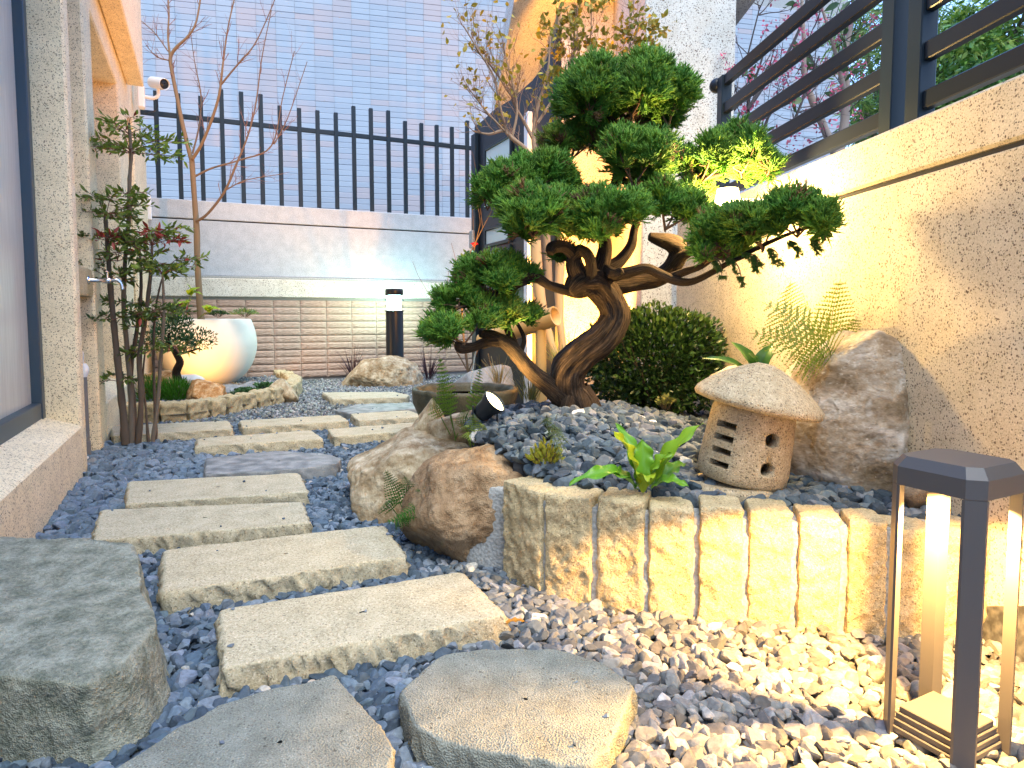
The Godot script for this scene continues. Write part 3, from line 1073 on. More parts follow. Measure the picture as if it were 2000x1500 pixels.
# ------------------------------------------------------------------ the raised bed and its wall of upright stones
var bed := []                          # outline of the bed in x, z
var trunk_at: Vector3
func mound(x: float, z: float) -> float:
	var d := Vector2(x - trunk_at.x, z - trunk_at.z).length()
	return 0.235 + 0.165 * exp(-d * d / 0.34)
func raised_bed() -> void:
	trunk_at = at(1125, 800, 2.5)
	var us := [[978, 1116], [1058, 1158], [1157, 1178], [1260, 1195], [1357, 1203], [1455, 1212], [1550, 1221], [1645, 1231], [1738, 1240], [1836, 1242], [1936, 1240], [2040, 1238], [2150, 1238]]
	var w := thing("retaining_wall", "curved low wall of upright rough granite blocks round the raised bed", "retaining wall")
	var pts := []
	for q in us:
		pts.append(gnd(q[0], q[1]))
	for k in pts.size() - 1:
		var a: Vector3 = pts[k]
		var b: Vector3 = pts[k + 1]
		var x := (b - a).normalized()
		var z := x.cross(Vector3.UP)
		var wd := a.distance_to(b)
		var top := 0.272 + rf(-0.008, 0.01) - (0.02 if k > 7 else 0.0)
		var blk := block(Vector3(wd - 0.012 - rf(0, 0.008), top + 0.06, 0.12), 0.0075, 0.010, 0.010, 80 + k, [0.4, 0.4, 0.2, 0.45, 0.2, 1.0])
		obj("stone", blk, M.granite_warm, w, Transform3D(Basis(x, Vector3.UP, z), (a + b) * 0.5 - z * (0.062 - rf(-0.004, 0.004)) + Vector3(0, (top - 0.06) * 0.5, 0)))
		if k > 0:
			var z0 := ((pts[k + 1] - pts[k - 1]) as Vector3).normalized().cross(Vector3.UP)
			var j := block(Vector3(0.032, 0.30, 0.085), 0.012, 0.005, 0.006, 140 + k)
			obj("mortar_joint", j, M.mortar, w, Transform3D(Basis(Vector3.UP.cross(z0), Vector3.UP, z0), a - z0 * 0.058 + Vector3(0, 0.10, 0)))
	# a rendered cheek where the wall meets the boulder
	var cheek := block(Vector3(0.13, 0.27, 0.07), 0.012, 0.003, 0.012, 190)
	obj("mortar_cheek", cheek, M.mortar, w, Transform3D(Basis(Vector3.UP, -0.35), pts[0] + Vector3(-0.035, 0.105, -0.085)))
	bed = []
	for k in pts.size():
		var n0: Vector3 = ((pts[mini(k + 1, pts.size() - 1)] - pts[maxi(k - 1, 0)]) as Vector3).normalized().cross(Vector3.UP)
		var q: Vector3 = pts[k] - n0 * 0.10
		bed.append(Vector2(q.x, q.z))
	for q in [[1.16, -1.2], [1.06, -2.2], [0.95, -3.6], [0.30, -3.7], [0.05, -3.3], [-0.10, -2.95], [-0.16, -2.6], [-0.14, -2.35]]:
		bed.append(Vector2(q[0], q[1]))
	# the earth inside
	var m := MB.new()
	var R := []
	for iz in 40:
		var row := PackedVector3Array()
		for ix in 30:
			var x := lerpf(-0.2, 1.3, ix / 29.0)
			var z := lerpf(-1.2, -3.8, iz / 39.0)
			var inside := Geometry2D.is_point_in_polygon(Vector2(x, z), PackedVector2Array(bed))
			row.append(Vector3(x, mound(x, z) - 0.02 if inside else -0.05, z))
		R.append(row)
	m.grid(R, false, 1.0)
	for k in m.n.size():
		if m.n[k].y < 0:
			m.n[k] = -m.n[k]
	tag(obj("raised_bed_soil", m, M.soil), "dark mounded earth of the raised bed under its gravel", "ground", "", "structure")

# ------------------------------------------------------------------ boulders
func boulder(called: String, label: String, m: ArrayMesh, material: Material, pos: Vector3, b := Basis(), category := "boulder") -> void:
	var o := obj(called, m, material, self, Transform3D(b, pos))
	tag(o, label, category)
func P(x: float, y: float, z: float, d: float) -> Array:
	return [Vector3(x, y, z).normalized(), d]
func boulders() -> void:
	# the square boulder at the lower left
	var c := Vector3(-1.03, 0.05, -1.36)
	var pl := [P(0.05, 1, 0.06, 0.118), P(-0.10, 0.0, 1, 0.245), P(0.88, 0.05, 0.48, 0.422), P(0.99, 0.1, -0.1, 0.345), P(0.837, 0.15, -0.548, 0.25), P(0.0, 0.1, -1, 0.31), P(-1, 0.1, 0.1, 0.5), P(0, -1, 0, 0.12), P(0.9, 0.7, 0.0, 0.325)]
	boulder("square_boulder", "large square-cut grey green boulder at the lower left", rock(Vector3.ONE, pl, 60.0, 6, 0.020, 2.2, 3, false, 0.008), M.grey_rock, c)
	# the two in front of the bed
	rng.seed = 21
	pl = [P(-0.25, 1, 0.1, 0.86), P(0.55, 0.85, 0.1, 0.86), P(-0.85, 0.35, 0.3, 0.93), P(0.1, 0.1, 1, 0.85), P(1, 0.1, 0.25, 0.95), P(-0.6, -0.55, 0.5, 0.95), P(0.2, -0.6, 0.8, 0.86), P(0, -1, 0, 1.0), P(0, 0.3, -1, 1.0), P(-0.3, 0.6, 0.8, 0.9), P(0.5, 0.3, 0.8, 0.97)]
	boulder("brown_boulder", "rounded brown boulder against the left end of the block wall", rock(Vector3(0.19, 0.185, 0.17), pl, 13.0, 5, 0.10, 1.3, 8), M.brown_rock, at(935, 985, 2.10))
	pl = [P(0.2, 1, 0.15, 0.80), P(-0.65, 0.75, 0.1, 0.74), P(-0.75, 0.4, 0.55, 0.8), P(0.2, 0.35, 1, 0.85), P(1, 0.3, 0.2, 1.0), P(-1, -0.2, 0.2, 1.0), P(0, -1, 0, 1.0), P(0, 0.2, -1, 1.0), P(-0.3, 0.2, 1, 0.9)]
	boulder("sloping_boulder", "low sloping brown boulder left of the rounded one, fern before it", rock(Vector3(0.27, 0.17, 0.24), pl, 15.0, 5, 0.10, 1.5, 12), M.tan_rock, Vector3(-0.385, 0.12, -2.64))
	pl = [P(-0.7, 0.8, 0.1, 0.6), P(0.75, 0.75, 0, 0.62), P(0.1, 0.3, 1, 0.8), P(-1, -0.1, 0.2, 0.95), P(1, -0.1, 0, 0.8), P(0, 0.1, -1, 0.8), P(0, -1, 0, 1), P(0.3, 1, 0.1, 0.9)]
	boulder("pointed_rock", "small pointed rock in front of the stone basin", rock(Vector3(0.095, 0.15, 0.09), pl, 14.0, 4, 0.10, 1.5, 17), M.tan_rock, at(842, 838, 2.85), Basis(), "rock")
	boulder("buried_rock", "small grey brown rock half buried behind the sloping boulder", rock(Vector3(0.11, 0.08, 0.09), random_planes(12), 12.0, 4, 0.10, 1.5, 19), M.tan_rock, at(915, 836, 2.8), Basis(), "rock")
	# the standing stone by the wall
	pl = [P(-0.55, 0.95, 0.0, 0.86), P(0.25, 1, 0.0, 0.93), P(-1, 0.28, 0.15, 0.9), P(1, 0.14, 0.1, 0.9), P(-0.55, 0.25, 1, 0.84), P(0.65, 0.15, 0.8, 0.92), P(0.1, 0.55, 0.9, 0.95), P(0, -1, 0, 1), P(0, 0.1, -1, 1), P(-0.8, -0.4, 0.5, 0.98), P(0.8, 0.65, 0.3, 0.93), P(-0.2, -0.3, 1, 0.95)]
	boulder("standing_stone", "tall pale streaked stone standing between the lantern and the wall", rock(Vector3(0.18, 0.27, 0.16), pl, 22.0, 6, 0.07, 1.2, 27, false, 0.003), M.pale_rock, Vector3(1.02, 0.45, -1.97), Basis(Vector3.BACK, -0.06))
	boulder("blue_rock", "dark blue grey rock wedged between lantern and standing stone", rock(Vector3(0.06, 0.10, 0.06), random_planes(10, 0.7, 1.0), 16.0, 4, 0.08, 1.6, 31), M.slate, at(1558, 872, 2.08), Basis(), "rock")
	boulder("flat_rock", "flat topped pale rock behind the left edge of the lantern roof", rock(Vector3(0.085, 0.05, 0.07), random_planes(10, 0.7, 1.0), 18.0, 4, 0.06, 1.6, 33), M.pale_rock, at(1418, 752, 2.45), Basis(), "rock")
	boulder("wall_rock", "small brown rock in the corner of the bed behind the bollard lamp", rock(Vector3(0.05, 0.045, 0.05), random_planes(10, 0.7, 1.0), 18.0, 3, 0.06, 1.6, 35), M.brown_rock, at(1822, 955, 1.72), Basis(), "rock")
	# at the back wall and behind the basin
	pl = [P(-0.3, 1, 0.2, 0.75), P(0.45, 0.9, 0.2, 0.85), P(-0.9, 0.5, 0.2, 0.85), P(0.1, 0.4, 1, 0.7), P(-0.2, -0.3, 1, 0.85), P(1, 0.2, 0.2, 0.95), P(0, -1, 0, 1), P(0.6, 0.1, 0.8, 0.85), P(0, 0.2, -1, 1)]
	boulder("bollard_rock", "pale buff rock lying in front of the lit black bollard", rock(Vector3(0.335, 0.20, 0.25), pl, 16.0, 5, 0.12, 1.6, 41), M.tan_rock, at(746, 731, 7.22))
	boulder("basin_rock", "flat grey green rock behind the stone basin", rock(Vector3(0.19, 0.11, 0.17), random_planes(11, 0.7, 1.0), 16.0, 4, 0.06, 1.4, 43), M.slate, at(950, 752, 4.75), Basis(), "rock")

# ------------------------------------------------------------------ the planted corner with the big white pot
var corner := []
func planted_corner() -> void:
	var list := [[200, 822], [246, 823], [330, 823], [386, 818], [437, 809], [490, 799], [546, 788], [580, 776], [588, 757], [556, 743], [518, 733]]
	var k0 := thing("kerb_of_stones", "curved kerb of rough granite setts round the white pot", "kerb")
	var pts := []
	for q in list:
		pts.append(gnd(q[0], q[1]))
	var curve := smooth(pts, pts.map(func(_p): return 0.0), 12)
	var P0a: Array = curve[0]
	var L := 0.0
	var at_len := [0.0]
	for k in range(1, P0a.size()):
		L += P0a[k].distance_to(P0a[k - 1])
		at_len.append(L)
	var s := 0.0
	var sd := 300
	var cc := gnd(400, 765)
	while s < L - 0.08:
		var wd := rf(0.15, 0.20) * (1.0 if s > 0.7 else 1.1)
		var a := _along(P0a, at_len, s)
		var b := _along(P0a, at_len, minf(s + wd, L))
		var x := (b - a).normalized()
		var z := x.cross(Vector3.UP)
		if z.dot((a + b) * 0.5 - cc) < 0.0:
			z = -z; x = -x
		var hh := 0.15 + rf(-0.008, 0.012)
		sd += 1
		var blk := block(Vector3(wd - 0.022, hh, 0.13), 0.016, 0.016, 0.02, sd)
		obj("stone", blk, M.granite_warm, k0, Transform3D(Basis(x, Vector3.UP, z).rotated(Vector3.UP, rf(-0.07, 0.07)), (a + b) * 0.5 - z * 0.065 + Vector3(0, hh * 0.5 - 0.03, 0)))
		s += wd + 0.004
	corner = []
	for k in P0a.size():
		corner.append(Vector2(P0a[k].x, P0a[k].z))
	corner.append(Vector2(-2.6, -7.75)); corner.append(Vector2(-4.05, -7.15)); corner.append(Vector2(-3.3, -5.2))
	var m := MB.new()
	var c3 := []
	for q in corner:
		c3.append(Vector3(q.x, 0.045, q.y))
	var mid := Vector3(-2.9, 0.045, -6.1)
	for k in c3.size():
		m.poly([mid, c3[k], c3[(k + 1) % c3.size()]], Vector3.UP)
	tag(obj("corner_bed_soil", m, M.soil), "earth of the planted corner inside the curved kerb", "ground", "", "structure")
	# the pot
	var pp := at(407, 745, 6.82)
	pp.y = 0.04
	var pot := thing("white_pot", "big round white planter with the bare tree growing in it", "pot", pp)
	m = MB.new()
	var prof := []
	for q in [[0.0, 0.0], [0.20, 0.0], [0.25, 0.02], [0.34, 0.09], [0.415, 0.19], [0.46, 0.31], [0.475, 0.42], [0.465, 0.52], [0.445, 0.60], [0.425, 0.655], [0.415, 0.668], [0.398, 0.668], [0.39, 0.655], [0.395, 0.6]]:
		prof.append(Vector3(q[0], q[1], 0))
	var sm := smooth(prof, prof.map(func(_p): return 0.0), 4)
	m.lathe(sm[0].map(func(p): return Vector2(maxf(p.x, 0.0001), p.y)), 56)
	obj("shell", m, M.pot_white, pot)
	m = MB.new()
	m.lathe([Vector2(0.0001, 0.63), Vector2(0.2, 0.625), Vector2(0.395, 0.61)], 24)
	for k in m.n.size():
		m.n[k] = Vector3.UP
	obj("soil", m, M.soil, pot)
	# rocks and cobbles at the pot's foot
	boulder("ochre_rock", "rusty ochre rock right of the bright green shrub in the corner bed", rock(Vector3(0.165, 0.12, 0.13), random_planes(12, 0.75, 1.0), 18.0, 4, 0.10, 1.6, 51), M.ochre_rock, at(405, 768, 5.35), Basis(), "rock")
	boulder("ochre_rock", "rusty ochre rock behind the bright green shrub, under the small bonsai", rock(Vector3(0.15, 0.10, 0.11), random_planes(12, 0.75, 1.0), 18.0, 4, 0.10, 1.6, 53), M.ochre_rock, at(312, 747, 5.75), Basis(), "rock")
	boulder("white_stone", "flat white stone at the left foot of the big pot", rock(Vector3(0.10, 0.05, 0.08), random_planes(12, 0.85, 1.0), 10.0, 3, 0.04, 1.6, 55), M.pot_white, at(375, 742, 5.75), Basis(), "rock")
	boulder("kerb_rock", "brown rock set among the kerb stones at the bend", rock(Vector3(0.10, 0.13, 0.11), random_planes(12, 0.75, 1.0), 16.0, 4, 0.10, 1.6, 57), M.tan_rock, at(553, 768, 5.85), Basis(), "rock")
	var cob := rock(Vector3(0.085, 0.05, 0.07), random_planes(14, 0.9, 1.0), 6.0, 3, 0.03, 1.0, 59)
	var spots := [[437, 742, 6.05], [459, 745, 6.0], [447, 752, 5.9], [478, 744, 6.1], [466, 753, 5.85], [492, 741, 6.2], [452, 758, 5.7], [483, 752, 5.95], [428, 749, 5.9], [505, 746, 6.1]]
	for k in spots.size():
		var q: Array = spots[k]
		var p := at(q[0], q[1], q[2])
		p.y = 0.09
		var b := Basis(Vector3.UP, rf(0, TAU)).scaled(Vector3.ONE * rf(0.75, 1.25))
		tag(obj("cobble", cob, M.slate, self, Transform3D(b, p)), "smooth dark grey cobble at the foot of the white pot", "cobble", "dark cobbles by the white pot")

func _along(p: Array, l: Array, s: float) -> Vector3:
	for k in range(1, p.size()):
		if l[k] >= s:
			return p[k - 1].lerp(p[k], (s - l[k - 1]) / maxf(l[k] - l[k - 1], 1e-6))
	return p[-1]

# ------------------------------------------------------------------ the stone basin, its bamboo spout and wooden posts
func basin() -> void:
	var c := at(908, 759, 3.95)
	c.y = 0
	var b := thing("stone_basin", "dark round stone water basin with a pale rim behind the boulders", "basin", c)
	nz.seed = 61
	nz.frequency = 1.0
	var R := []
	for q in [[0.10, -0.03], [0.16, 0.0], [0.22, 0.07], [0.27, 0.15], [0.30, 0.24], [0.312, 0.30], [0.308, 0.318], [0.296, 0.325], [0.275, 0.320], [0.262, 0.30], [0.24, 0.2], [0.18, 0.12], [0.01, 0.1]]:
		var row := PackedVector3Array()
		for s in 56:
			var a := TAU * s / 56
			var d := Vector3(cos(a), 0, -sin(a))
			row.append(d * (q[0] * (1.0 + 0.05 * nz.get_noise_3d(d.x * 2, q[1] * 5, d.z * 2))) + Vector3(0, q[1] + 0.008 * nz.get_noise_2d(d.x * 3, d.z * 3), 0))
		R.append(row)
	var m := MB.new()
	m.grid(R, true, 1.0)
	obj("bowl", m, M.basin_stone, b)
	m = MB.new()
	m.lathe([Vector2(0.0001, 0.272), Vector2(0.14, 0.272), Vector2(0.256, 0.272)], 32)
	for k in m.n.size():
		m.n[k] = Vector3.UP
	var dw := mat("dark_water", lin(0.012, 0.014, 0.014), 0.06)
	dw.metallic_specular = 0.5
	obj("water", m, dw, b)
	# bamboo spout
	var s0 := at(1085, 617, 3.62)
	var s1 := at(938, 668, 3.92)
	var sp := thing("bamboo_spout", "thick cut bamboo tube pouring water into the stone basin", "spout")
	var dir := (s0 - s1).normalized()
	var len := s0.distance_to(s1)
	var t := Transform3D(aim(dir), s1)
	m = MB.new()
	m.lathe([Vector2(0.030, 0.0), Vector2(0.046, 0.01), Vector2(0.050, len * 0.45), Vector2(0.052, len * 0.52), Vector2(0.0505, len * 0.54), Vector2(0.053, len * 0.86), Vector2(0.056, len * 0.88), Vector2(0.053, len * 0.90), Vector2(0.054, len)], 28, t)
	obj("tube", m, M.bamboo, sp)
	m = MB.new()
	m.lathe([Vector2(0.054, len + 0.0005), Vector2(0.041, len + 0.001), Vector2(0.0405, len - 0.05), Vector2(0.0001, len - 0.052)], 28, t)
	obj("cut_end", m, M.bamboo_end, sp)
	var post := thing("bamboo_post", "upright bamboo post under the open end of the spout", "post")
	m = MB.new()
	var a0 := at(1056, 632, 3.68)
	var a1 := Vector3(a0.x + 0.01, 0.0, a0.z)
	m.tube([a1, a1.lerp(a0, 0.3), a1.lerp(a0, 0.31), a1.lerp(a0, 0.32), a1.lerp(a0, 0.7), a0], [0.031, 0.030, 0.033, 0.030, 0.029, 0.029], 16)
	obj("cane", m, M.bamboo, post)
	var wood := [["twisted pale driftwood post left of the black gate gap", [[1046, 470, 3.85, 0.030], [1050, 540, 3.85, 0.032], [1057, 590, 3.85, 0.028], [1068, 640, 3.85, 0.024], [1080, 690, 3.85, 0.026], [1098, 745, 3.85, 0.034]]],
		["slender pale driftwood pole right of the black gate gap", [[1098, 480, 3.95, 0.026], [1093, 560, 3.95, 0.026], [1094, 620, 3.95, 0.022], [1098, 680, 3.95, 0.024], [1094, 745, 3.95, 0.030]]]]
	for q in wood:
		var w := path(q[1], 6)
		m = MB.new()
		nz.seed = 5; nz.frequency = 0.02
		m.tube(w[0], w[1], 12, 0.25, nz)
		tag(obj("driftwood_post", m, M.driftwood), q[0], "post")
	# falling water
	m = MB.new()
	var f0 := at(934, 672, 3.92)
	var f1 := Vector3(f0.x - 0.045, 0.275, f0.z)
	var wp := smooth([f0, f0 + Vector3(-0.012, -0.03, 0), f0.lerp(f1, 0.45) + Vector3(-0.01, 0, 0), f1], [0.006, 0.005, 0.004, 0.005], 8)
	nz.seed = 9; nz.frequency = 0.05
	m.tube(wp[0], wp[1], 10, 0.5, nz)
	tag(obj("water_stream", m, M.water), "thin stream of water falling from the spout into the basin", "water stream")

# ------------------------------------------------------------------ lamps
func lamps() -> void:
	var warm := Color(1.0, 0.72, 0.36)
	# the bollard lamp in front on the right
	var pos := Vector3(0.768, 0.0, -1.145)
	var b := thing("bollard_lamp", "open four-legged garden lamp with a sloping-edged dark cap, front right", "lamp", pos, "", deg_to_rad(28.0))
	var h := 0.07
	var m := MB.new()
	# cap: a square with cut corners, bevelled above
	var oct := func(r: float, cut: float) -> Array:
		return [Vector2(r, r - cut), Vector2(r - cut, r), Vector2(-r + cut, r), Vector2(-r, r - cut), Vector2(-r, -r + cut), Vector2(-r + cut, -r), Vector2(r - cut, -r), Vector2(r, -r + cut)]
	var rings := [[0.455, 0.078, 0.022], [0.487, 0.078, 0.022], [0.505, 0.066, 0.018]]
	for k in 2:
		var lo: Array = (oct as Callable).call(rings[k][1], rings[k][2])
		var hi: Array = (oct as Callable).call(rings[k + 1][1], rings[k + 1][2])
		for e in 8:
			var f := (e + 1) % 8
			m.poly([Vector3(lo[e].x, rings[k][0], lo[e].y), Vector3(lo[f].x, rings[k][0], lo[f].y), Vector3(hi[f].x, rings[k + 1][0], hi[f].y), Vector3(hi[e].x, rings[k + 1][0], hi[e].y)], Vector3(lo[e].x + lo[f].x, 0.1, lo[e].y + lo[f].y))
	m.poly((oct as Callable).call(0.066, 0.018).map(func(p): return Vector3(p.x, 0.505, p.y)), Vector3.UP)
	m.poly((oct as Callable).call(0.078, 0.022).map(func(p): return Vector3(p.x, 0.455, p.y)), Vector3.DOWN)
	obj("cap", m, M.lamp_metal, b)
	for e in [[1, 1], [1, -1], [-1, -1], [-1, 1]]:
		m = MB.new()
		# each leg a bevelled corner post, its outer corner cut off
		m.prism([Vector2(0.078, 0.056), Vector2(0.056, 0.078), Vector2(0.051, 0.078), Vector2(0.056, 0.056), Vector2(0.078, 0.051)].map(func(p): return Vector2(p.x * e[0], p.y * e[1])), Transform3D(Basis(Vector3.RIGHT, Vector3.BACK, Vector3.DOWN), Vector3(0, 0.227, 0)), 0.454)
		obj("leg", m, M.lamp_metal, b)
	m = MB.new()
	for k in 4:
		m.box(Transform3D(Basis(), Vector3(0, 0.008 + k * 0.0115, 0)), Vector3(0.128 - k * 0.008, 0.0112, 0.128 - k * 0.008), 0.0015)
	obj("stepped_base", m, M.lamp_metal, b)
	m = MB.new()
	m.box(Transform3D(Basis(), Vector3(0, 0.451, 0)), Vector3(0.10, 0.006, 0.10), 0.002)
	obj("light_panel", m, glow("lamp_glow", Color(1.0, 0.85, 0.55), 3.0), b)
	var sl := SpotLight3D.new()
	sl.spot_angle = 73.0
	sl.spot_angle_attenuation = 0.12
	lamp_light(b, sl, "bollard_light", Vector3(0, 0.440, 0), Color(1.0, 0.76, 0.42), 1.45, 0.014)
	sl.rotation_degrees = Vector3(-90, 0, 0)
	# the tall black bollard by the back wall
	pos = at(772, 745, 7.55)
	pos.y = 0
	b = thing("black_bollard", "tall black bollard with a glowing cool white head by the wall", "lamp", pos)
	m = MB.new()
	m.lathe([Vector2(0.098, -0.05), Vector2(0.098, 0.79), Vector2(0.112, 0.792), Vector2(0.112, 0.80), Vector2(0.07, 0.801)], 28)
	obj("post", m, M.black_metal, b)
	m = MB.new()
	m.lathe([Vector2(0.07, 0.968), Vector2(0.100, 0.97), Vector2(0.100, 1.034), Vector2(0.09, 1.04), Vector2(0.0001, 1.045)], 28)
	obj("cap", m, M.black_metal, b)
	m = MB.new()
	m.lathe([Vector2(0.075, 0.802), Vector2(0.082, 0.81), Vector2(0.082, 0.96), Vector2(0.075, 0.967)], 24)
	obj("glass_tube", m, glow("cool_glow", Color(0.80, 1.0, 0.97), 7.0), b)
	for y in [0.85, 0.915]:
		m = MB.new()
		var ring := []
		for s in 33:
			ring.append(Vector3(cos(TAU * s / 32) * 0.105, y, sin(TAU * s / 32) * 0.105))
		m.tube(ring, ring.map(func(_p): return 0.005), 6)
		obj("guard_ring", m, M.black_metal, b)
	for s in 4:
		m = MB.new()
		var a := TAU * (s + 0.35) / 4
		m.tube([Vector3(cos(a) * 0.105, 0.80, sin(a) * 0.105), Vector3(cos(a) * 0.105, 0.99, sin(a) * 0.105)], [0.005, 0.005], 6)
		obj("guard_rod", m, M.black_metal, b)
	lamp_light(b, OmniLight3D.new(), "bollard_head_light", Vector3(0, 0.885, 0), Color(0.78, 1.0, 0.92), 0.48, 0.05)
	# the wall lamp behind the pine
	pos = at(1421, 394, 2.45)
	b = thing("wall_lamp", "glowing lamp on the wall behind the trained tree", "lamp", pos)
	m = MB.new()
	m.lathe([Vector2(0.0001, -0.05), Vector2(0.036, -0.045), Vector2(0.044, 0.0), Vector2(0.036, 0.045), Vector2(0.0001, 0.05)], 20)
	obj("globe", m, glow("wall_glow", Color(1.0, 0.86, 0.55), 14.0), b)
	m = MB.new()
	m.box(Transform3D(Basis(), Vector3(0.15, 0.0, 0)), Vector3(0.20, 0.022, 0.022), 0.004)
	m.box(Transform3D(Basis(), Vector3(0.252, 0.0, 0)), Vector3(0.012, 0.14, 0.09), 0.004)
	obj("bracket", m, M.white_plastic, b)
	lamp_light(b, OmniLight3D.new(), "wall_lamp_light", Vector3.ZERO, Color(1.0, 0.82, 0.53), 0.52, 0.045)
	# spot lamps on stakes
	spot_lamp("black spot lamp glowing in front of the trained tree", at(966, 784, 2.36), Vector3(0.68, 0.66, 0.32), Color(1.0, 0.80, 0.46), 0.3, 52.0, 0.045, mound(at(966, 784, 2.36).x, -2.36) - 0.02)
	spot_lamp("black spot lamp behind the trunk, lighting the gate walls", Vector3(0.42, 0.30, -4.3), Vector3(-0.10, 0.86, -0.50), Color(1.0, 0.66, 0.25), 8.0, 60.0, 0.04, 0.1)
	spot_lamp("small black spot lamp lighting the white pot from its left", at(372, 742, 5.95), Vector3(0.05, 0.50, -0.80), warm, 0.3, 62.0, 0.035, 0.04)

func spot_lamp(label: String, pos: Vector3, dir: Vector3, col: Color, e: float, cone: float, r: float, floor_y: float) -> void:
	var b := thing("spot_lamp", label, "spot lamp", pos)
	dir = dir.normalized()
	var t := Transform3D(aim(dir), Vector3.ZERO)
	var m := MB.new()
	m.lathe([Vector2(0.0001, -0.085), Vector2(r * 0.62, -0.08), Vector2(r * 0.75, -0.06), Vector2(r * 0.8, -0.03), Vector2(r * 1.0, -0.01), Vector2(r * 1.06, 0.004), Vector2(r * 0.98, 0.006), Vector2(r * 0.94, -0.003)], 24, t)
	obj("housing", m, M.black_metal, b)
	m = MB.new()
	m.lathe([Vector2(r * 0.94, -0.003), Vector2(0.0001, 0.0)], 24, t)
	obj("lens", m, glow("spot_glow_%d" % names.size(), Color(1.0, 0.92, 0.70), 6.0), b)
	m = MB.new()
	var k0 := t * Vector3(0, -0.05, 0)
	for s in [-1, 1]:
		m.box(Transform3D(Basis(), k0 + Vector3(s * r * 0.95, -0.03, 0)), Vector3(0.006, 0.09, 0.022), 0.001)
	m.box(Transform3D(Basis(), k0 + Vector3(0, -0.075, 0)), Vector3(r * 2.0, 0.008, 0.022), 0.001)
	obj("yoke", m, M.black_metal, b)
	m = MB.new()
	m.tube([Vector3(k0.x, floor_y - pos.y - 0.05, k0.z), k0 + Vector3(0, -0.075, 0)], [0.008, 0.011], 8)
	obj("stake", m, M.black_metal, b)
	var sl := SpotLight3D.new()
	sl.spot_angle = cone
	sl.spot_angle_attenuation = 0.5
	lamp_light(b, sl, "spot_light", dir * 0.012, col, e, r * 0.8)
	sl.basis = Basis.looking_at(dir, Vector3.UP if absf(dir.y) < 0.95 else Vector3.RIGHT)

